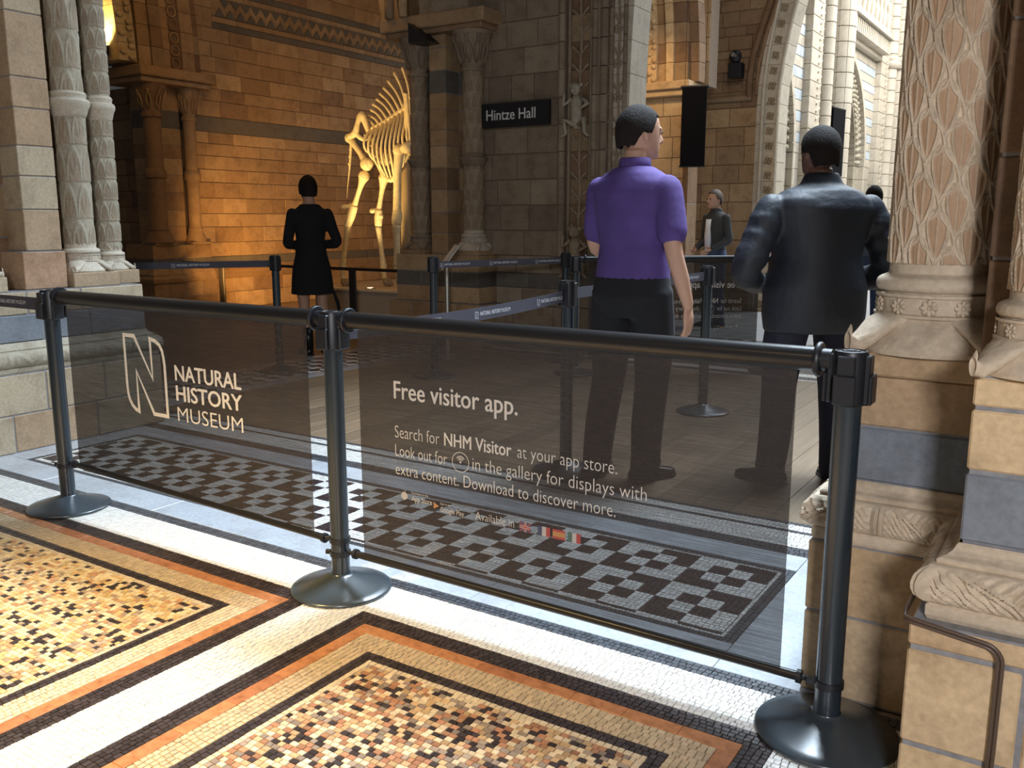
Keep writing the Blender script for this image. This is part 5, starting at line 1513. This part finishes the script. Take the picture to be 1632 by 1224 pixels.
def head(mb, c, yaw=0.0, s=1.0):
    """skull, jaw, nose, lips, brow and ears; c is the head centre, face to +Y turned by yaw"""
    M = Matrix.Translation(c) @ Matrix.Rotation(yaw, 4, 'Z') @ Matrix.Scale(s, 4); T = lambda p: M @ Vector(p)
    rg = [(0, .035, -.118, .022, .022), (0, .032, -.108, .040, .046), (0, .022, -.085, .056, .072), (0, .010, -.05, .066, .088), (0, .002, -.01, .073, .096), (0, -.004, .03, .077, .100), (0, -.006, .06, .075, .097), (0, -.008, .09, .062, .082), (0, -.008, .108, .040, .055), (0, -.008, .118, .012, .02)]
    n0 = len(mb.v); mb.rings(rg, 24); mb.v[n0:] = [tuple(T(p)) for p in mb.v[n0:]]
    R3 = (Matrix.Rotation(yaw, 3, 'Z'))
    mb.tube([T((0, .090, .012)), T((0, .104, -.012)), T((0, .112, -.030))], [.008 * s, .011 * s, .014 * s], 10); mb.ball(T((0, .112, -.033)), (.015 * s, .012 * s, .010 * s), 10, R3)
    for sg in (-1, 1):
        mb.ball(T((sg * .011, .104, -.038)), .008 * s, 8); mb.ball(T((sg * .030, .088, .006)), (.014 * s, .010 * s, .010 * s), 10, R3)
        mb.ball(T((sg * .030, .088, .022)), (.020 * s, .010 * s, .007 * s), 10, R3)
        mb.ball(T((sg * .077, -.006, -.008)), (.009 * s, .018 * s, .032 * s), 10, R3)
    mb.ball(T((0, .090, -.062)), (.024 * s, .012 * s, .008 * s), 10, R3); mb.ball(T((0, .082, -.100)), (.022 * s, .016 * s, .014 * s), 10, R3)


SKIN = plain('skin_fair', (0.50, 0.29, 0.20), 0.5, bump=.05, scale=80); SKIND = plain('skin_brown', (0.16, 0.085, 0.055), 0.5)


def eyes(t, c, yaw, s=1.0):
    M = Matrix.Translation(c) @ Matrix.Rotation(yaw, 4, 'Z') @ Matrix.Scale(s, 4)
    for sg in (-1, 1):
        mb = MB(); mb.ball(M @ Vector((sg * .030, .0945, .006)), .0085 * s, 10); mb.build('eye', plain('eye_dark', (.05, .03, .02), .2), t, smooth=True)


def hair(t, c, yaw, s, mat, long=0.0, thick=.009):
    """cap of hair following the skull, low at the nape, cut round the ears, high on the forehead"""
    M = Matrix.Translation(c) @ Matrix.Rotation(yaw, 4, 'Z') @ Matrix.Scale(s, 4); mb = MB(); n = 64; rows = 20; v = []
    rg = random.Random(3); jag = [rg.uniform(-.006, .006) for _ in range(n)]
    for i in range(rows + 1):
        for k in range(n):
            a = 2 * PI * k / n; fr = math.sin(a)
            zl = .072 if fr > .55 else (.072 - (.55 - fr) / .35 * .072 if fr > .2 else (.0 if fr > -.25 else -.058 * min(1, (-.25 - fr) / .3)))
            zl += jag[k] - long * (1.0 if fr < .3 else 0)
            e0 = math.asin(max(-.85, min(.95, (zl - .015) / .108))); e = e0 + (PI / 2 - e0) * i / rows
            w2 = math.cos(e) if e > 0 else (1 - .35 * (1 - math.cos(e)))
            r = 1 + .025 * math.sin(k * 7 + i * 1.3) * math.sin(i * .9) * .5
            z = .015 + .117 * math.sin(e) if zl > -.09 else .015 + (zl - .015) * (1 - i / rows) * 1 if e < 0 and False else .015 + (.100 + thick) * math.sin(e)
            v.append(tuple(M @ Vector(((.082 + thick) * w2 * math.cos(a) * r, -.008 + (.105 + thick) * w2 * math.sin(a) * r, z))))
    f = [(i * n + k, i * n + (k + 1) % n, (i + 1) * n + (k + 1) % n, (i + 1) * n + k) for i in range(rows) for k in range(n)]
    mb.add(v, f); o = mb.build('hair', mat, t, smooth=True)
    so = o.modifiers.new('solid', 'SOLIDIFY'); so.thickness = .016; so.offset = -1
    return o


def shoe(t, ankle, yaw, mat, s=1.0, boot=0.0):
    M = Matrix.Translation((ankle[0], ankle[1], 0)) @ Matrix.Rotation(yaw, 4, 'Z') @ Matrix.Scale(s, 4); mb = MB()
    pr = [(-.085, .030, .028, .060), (-.07, .036, .034, .085), (-.03, .036, .045, .10), (.03, .038, .040, .085), (.09, .046, .032, .062), (.14, .046, .026, .05), (.175, .036, .022, .042), (.195, .018, .018, .034)]
    n = 16; v = []
    for y, wx, cz, top in pr:
        for k in range(n):
            a = 2 * PI * k / n; z = .012 + (top - .012) * (.5 + .5 * math.sin(a)); v.append(M @ Vector((wx * math.cos(a) * (1.05 if math.sin(a) < 0 else .92), y, z)))
    f = [(i * n + k, i * n + (k + 1) % n, (i + 1) * n + (k + 1) % n, (i + 1) * n + k) for i in range(len(pr) - 1) for k in range(n)]
    f += [tuple(range(n - 1, -1, -1)), tuple((len(pr) - 1) * n + k for k in range(n))]; mb.add(v, f)
    n0 = len(mb.v); mb.tube([(0, -.035, .05), (0, -.035, .12 + boot)], [.046, .044 + (.006 if boot else 0)], 14); mb.v[n0:] = [tuple(M @ Vector(p)) for p in mb.v[n0:]]
    o = mb.build('boot' if boot else 'shoe', mat, t, smooth=True)
    sl = MB(); v = []
    for z in (0, .014):
        for y, wx, cz, top in pr: v.append(M @ Vector((wx * 1.10, y, z)))
        for y, wx, cz, top in pr[::-1]: v.append(M @ Vector((-wx * 1.10, y, z)))
    m_ = 2 * len(pr); sl.add(v, [tuple(range(m_ - 1, -1, -1)), tuple(range(m_, 2 * m_))] + [(i, (i + 1) % m_, (i + 1) % m_ + m_, i + m_) for i in range(m_)])
    sl.build('sole', M_PLAST, o); return o


def person(label, x, y, rz, H, build=1.0, legs=None, arms=None, head_yaw=0.0, skin=None, hairm=None, top=None, bottom=None, shoes=None, skirt=False, long=0.0, jacket=False, sleeve=1.0, boot=0.0, bag=None, belly=0.0):
    t = thing('person', label, 'person', (x, y, 0), rz); k = H / 1.76; b = build; skin = skin or SKIN
    V = lambda p: Vector((p[0] * k * 1.0, p[1] * k, p[2] * k))
    legs = legs or {-1: ((-.095, 0, .92), (-.11, .02, .49), (-.12, -.02, .09)), 1: ((.095, 0, .92), (.11, .02, .49), (.12, -.02, .09))}
    hc = V((0, .035, 1.645))
    # the whole body as one continuous surface
    mb = MB(); Z = lambda r: [(c[0] * k, c[1] * k, c[2] * k, c[3] * k, c[4] * k) for c in r]
    torso = [(0, 0, .84, .13 * b, .095 * b), (0, -.005, .93, .165 * b, .115 * b), (0, .0, 1.02, .150 * b, .108 * b + belly), (0, .008, 1.12, .142 * b, .105 * b + belly), (0, .004, 1.26, .160 * b, .115 * b), (0, -.004, 1.37, .172 * b, .112 * b), (0, -.008, 1.44, .150 * b, .085 * b), (0, -.004, 1.485, .075, .065), (0, .004, 1.52, .056, .058), (0, .015, 1.57, .055, .060)]
    mb.rings(Z(torso), 28); head(mb, hc, head_yaw, k * 1.0)
    for s, L in legs.items():
        hp, kn, an = [V(p) for p in L[:3]]; limb(mb, [hp, (hp + kn) / 2 + V((s * .008, .012, 0)), kn, (kn + an) / 2 + V((0, -.018, 0)), an], [r * k * b ** .5 for r in (.088, .078, .056, .054, .038)])
        mb.tube([an, an + V((0, 0, -.06))], [.036 * k, .04 * k], 12)
    wr = {}
    for s, A in arms.items():
        sh, el, wrp = [V(p) for p in A[:3]]; limb(mb, [sh, (sh + el) / 2, el, (el + wrp) / 2, wrp], [r * k for r in (.051 * b ** .5, .050 * b ** .5, .040, .038, .026)])
        hd = Vector(A[3]) if len(A) > 3 else (wrp - el); hand(mb, wrp, hd, A[4] if len(A) > 4 else (-s, 0, 0), s, k, A[5] if len(A) > 5 else .45)
    remeshed('body', mb, skin, t, .0062, 2)
    eyes(t, hc, head_yaw, k)
    if hairm: hair(t, hc, head_yaw, k, hairm, long)
    # trousers or skirt
    g = .014
    if bottom:
        mb = MB(); mb.rings(Z([(0, -.004, .80, .12 * b, .11 * b), (0, -.006, .90, .172 * b + g, .122 * b + g), (0, .0, .99, .160 * b + g, .115 * b + g + belly * .8), (0, .0, 1.04, .150 * b + g, .110 * b + g + belly)]), 28)
        for s, L in legs.items():
            hp, kn, an = [V(p) for p in L[:3]]; e = an + V((0, .005, -.035)); limb(mb, [hp, (hp + kn) / 2 + V((s * .008, .010, 0)), kn, (kn + e) / 2 + V((0, -.012, 0)), e], [r * k * b ** .5 for r in (.104, .096, .078, .074, .066)])
        for s, L in legs.items():
            an = V(L[2]); mb.ball(an + V((.0, .03, .0)), (.064 * k, .072 * k, .045 * k), 12)
        remeshed('trousers', mb, bottom, t, .011, 2)
    if top:
        mb = MB(); gg = .045 if jacket else .016; z0 = (.80 if jacket else .93) if not skirt else .52
        if skirt: rg = [(0, 0, .61, .215, .175), (0, 0, .75, .205, .160), (0, 0, .88, .190, .140), (0, 0, 1.0, .158, .120), (0, .005, 1.12, .148, .118)]
        elif jacket: rg = [(0, 0, .78, .205 * b, .150 * b), (0, 0, .86, .215 * b, .165 * b), (0, 0, 1.0, .215 * b, .165 * b)]
        else: rg = [(0, 0, .90, .178 * b, .130 * b + belly), (0, 0, 1.0, .172 * b, .128 * b + belly)]
        rg += [(0, .006, 1.14, .142 * b + gg, .105 * b + gg + belly), (0, .002, 1.27, .162 * b + gg, .115 * b + gg), (0, -.004, 1.38, .184 * b + gg, .110 * b + gg), (0, -.006, 1.425, .172 * b + gg, .095 * b + gg), (0, -.008, 1.465, .120 * b + gg, .080 * b + gg * .8), (0, -.004, 1.495, .082 + gg * .5, .070 + gg * .5)]
        if jacket: rg += [(0, .0, 1.55, .078, .078)]
        mb.rings(Z(rg), 32)
        for s, A in arms.items():
            sh, el, wrp = [V(p) for p in A[:3]]
            if sleeve >= 1: limb(mb, [sh, (sh + el) / 2, el, (el + wrp) / 2, wrp], [r * k for r in ((.074, .078, .072, .064, .050) if jacket else (.058, .056, .050, .046, .038))])
            else: e = sh.lerp(el, sleeve); limb(mb, [sh + V((-s * .006, 0, -.002)), (sh + e) / 2, e], [.067 * k * b ** .5, .066 * k * b ** .5, .067 * k * b ** .5])
            if jacket:
                for fr in (.25, .5, .75): mb.ball(sh.lerp(el, fr), .086 * k, 10)
                for fr in (.2, .5, .8): mb.ball(el.lerp(wrp, fr), (.072 - .014 * fr) * k, 10)
        nm = 'coat' if skirt else ('jacket' if jacket else 'polo_shirt')
        o = remeshed(nm, mb, top, t, .010, 7)
        if not skirt:   # collar
            MB().lathe([(.066 * k, 1.475 * k), (.078 * k, 1.485 * k), (.072 * k, 1.53 * k), (.064 * k, 1.535 * k), (.062 * k, 1.48 * k)], 24).build('collar', top, o, auto=60)
    for s, L in legs.items():
        an = V(L[2]); shoe(t, an, L[3] if len(L) > 3 else -s * .12, shoes, k, boot)
    return t


def cloth(name, col, rough=.8, bump=.25, sc=9, sheen=0.0):
    m = plain(name, col, rough, bump=bump, scale=sc, var=.12); m.node_tree.nodes['Principled BSDF'].inputs['Sheen Weight'].default_value = sheen
    for n in m.node_tree.nodes:
        if n.type == 'BUMP': n.inputs['Distance'].default_value = .03
    return m


PURPLE = cloth('purple_cotton', (0.075, 0.042, 0.185), .85); BLK = cloth('black_cotton', (0.006, 0.006, 0.008), .9); NAVY = cloth('dark_navy_denim', (0.008, 0.009, 0.022), .8)
JKT = cloth('dark_navy_nylon', (0.010, 0.013, 0.021), .6, .5, 7); HB = plain('dark_brown_hair', (.012, .008, .006), .8, bump=.5, scale=150, spec=.25); HG = plain('grey_brown_hair', (.09, .07, .055), .6, bump=.5, scale=150)
LEA = plain('black_leather', (.008, .008, .009), .25)

person('man in a purple polo shirt and black trousers, standing with his right arm hanging', -1.93, 4.06, R_(-8), 1.83, 1.10,
       legs={-1: ((-.10, 0, .92), (-.125, .0, .49), (-.15, -.06, .09), .30), 1: ((.10, 0, .92), (.105, .03, .49), (.085, .02, .09), -.25)},
       arms={1: ((.188, -.01, 1.39), (.25, -.05, 1.12), (.285, .03, .87), (0, .12, -1), (-1, 0, 0), .35), -1: ((-.188, -.01, 1.39), (-.215, .01, 1.12), (-.08, .22, 1.08), (.7, .5, .0), (0, 0, -1), .4)},
       head_yaw=R_(-28), hairm=HB, top=PURPLE, bottom=BLK, shoes=LEA, sleeve=.72)
jm = person('man seen from behind in a bulky dark jacket and dark trousers', -1.16, 4.50, R_(44), 1.73, 1.22,
       legs={-1: ((-.11, 0, .92), (-.15, .03, .49), (-.19, .0, .09), .55), 1: ((.11, 0, .92), (.145, .0, .49), (.145, -.04, .09), -.25)},
       arms={1: ((.26, -.01, 1.38), (.38, -.06, 1.08), (.24, .20, .98), (-.6, .7, .1), (0, 0, -1), .5), -1: ((-.26, -.01, 1.38), (-.40, -.05, 1.08), (-.22, .20, 1.0), (.6, .7, .1), (0, 0, -1), .5)},
       head_yaw=R_(6), hairm=HB, top=JKT, bottom=NAVY, shoes=LEA, jacket=True, belly=.02, skin=SKIND)
wm = person('woman in a black knee-length coat and black boots near the skeleton bay', -6.40, 6.30, R_(60), 1.70, .88,
       legs={-1: ((-.085, 0, .92), (-.085, .02, .49), (-.08, -.02, .09)), 1: ((.085, 0, .92), (.10, .02, .49), (.115, -.06, .09))},
       arms={1: ((.175, -.01, 1.40), (.245, -.07, 1.12), (.11, .17, 1.08), (-.6, .7, .2), (0, 0, -1), .5), -1: ((-.175, -.01, 1.40), (-.245, -.07, 1.12), (-.11, .17, 1.08), (.6, .7, .2), (0, 0, -1), .5)},
       head_yaw=0, hairm=HB, top=BLK, shoes=LEA, skirt=True, long=.05, boot=.16)
ph = MB(); ph.cbox(-.035, .035, .26, .27, 1.04, 1.17, .003); ph.build('held_phone', M_PLAST, wm)
mb = MB(); mb.tube([(.16, -.16, .62), (.20, -.16, .50), (.215, -.14, .44)], [.014, .018, .016], 8); mb.build('coat_belt', BLK, wm, smooth=True)
person('distant visitor in a dark jacket over a white shirt, beyond the rear banner', -3.95, 10.6, R_(150), 1.64, 1.0,
       arms={1: ((.19, -.01, 1.41), (.24, -.02, 1.13), (.16, .18, 1.02)), -1: ((-.19, -.01, 1.41), (-.24, -.02, 1.13), (-.16, .18, 1.02))}, hairm=HG, top=cloth('dark_grey_wool', (.045, .05, .055)), bottom=cloth('blue_denim', (.05, .08, .16)), shoes=LEA)
wsh = MB()
wsh.rings([(0, .085, .93, .06, .05), (0, .10, 1.1, .055, .05), (0, .09, 1.3, .05, .045)], 16)
wsh.build('white_shirt', cloth('white_cotton', (.75, .78, .85)), [o for o in C.objects if o.name.startswith('person')][-1], smooth=True)
person('visitor in a slate-blue top almost hidden behind the thick carved column', -1.95, 9.6, R_(20), 1.62, .95,
       arms={1: ((.19, -.01, 1.41), (.24, -.02, 1.13), (.22, .05, .87)), -1: ((-.19, -.01, 1.41), (-.24, -.02, 1.13), (-.22, .05, .87))}, hairm=HB, top=cloth('slate_cotton', (.12, .14, .22)), bottom=cloth('blue_denim2', (.05, .08, .16)), shoes=LEA)
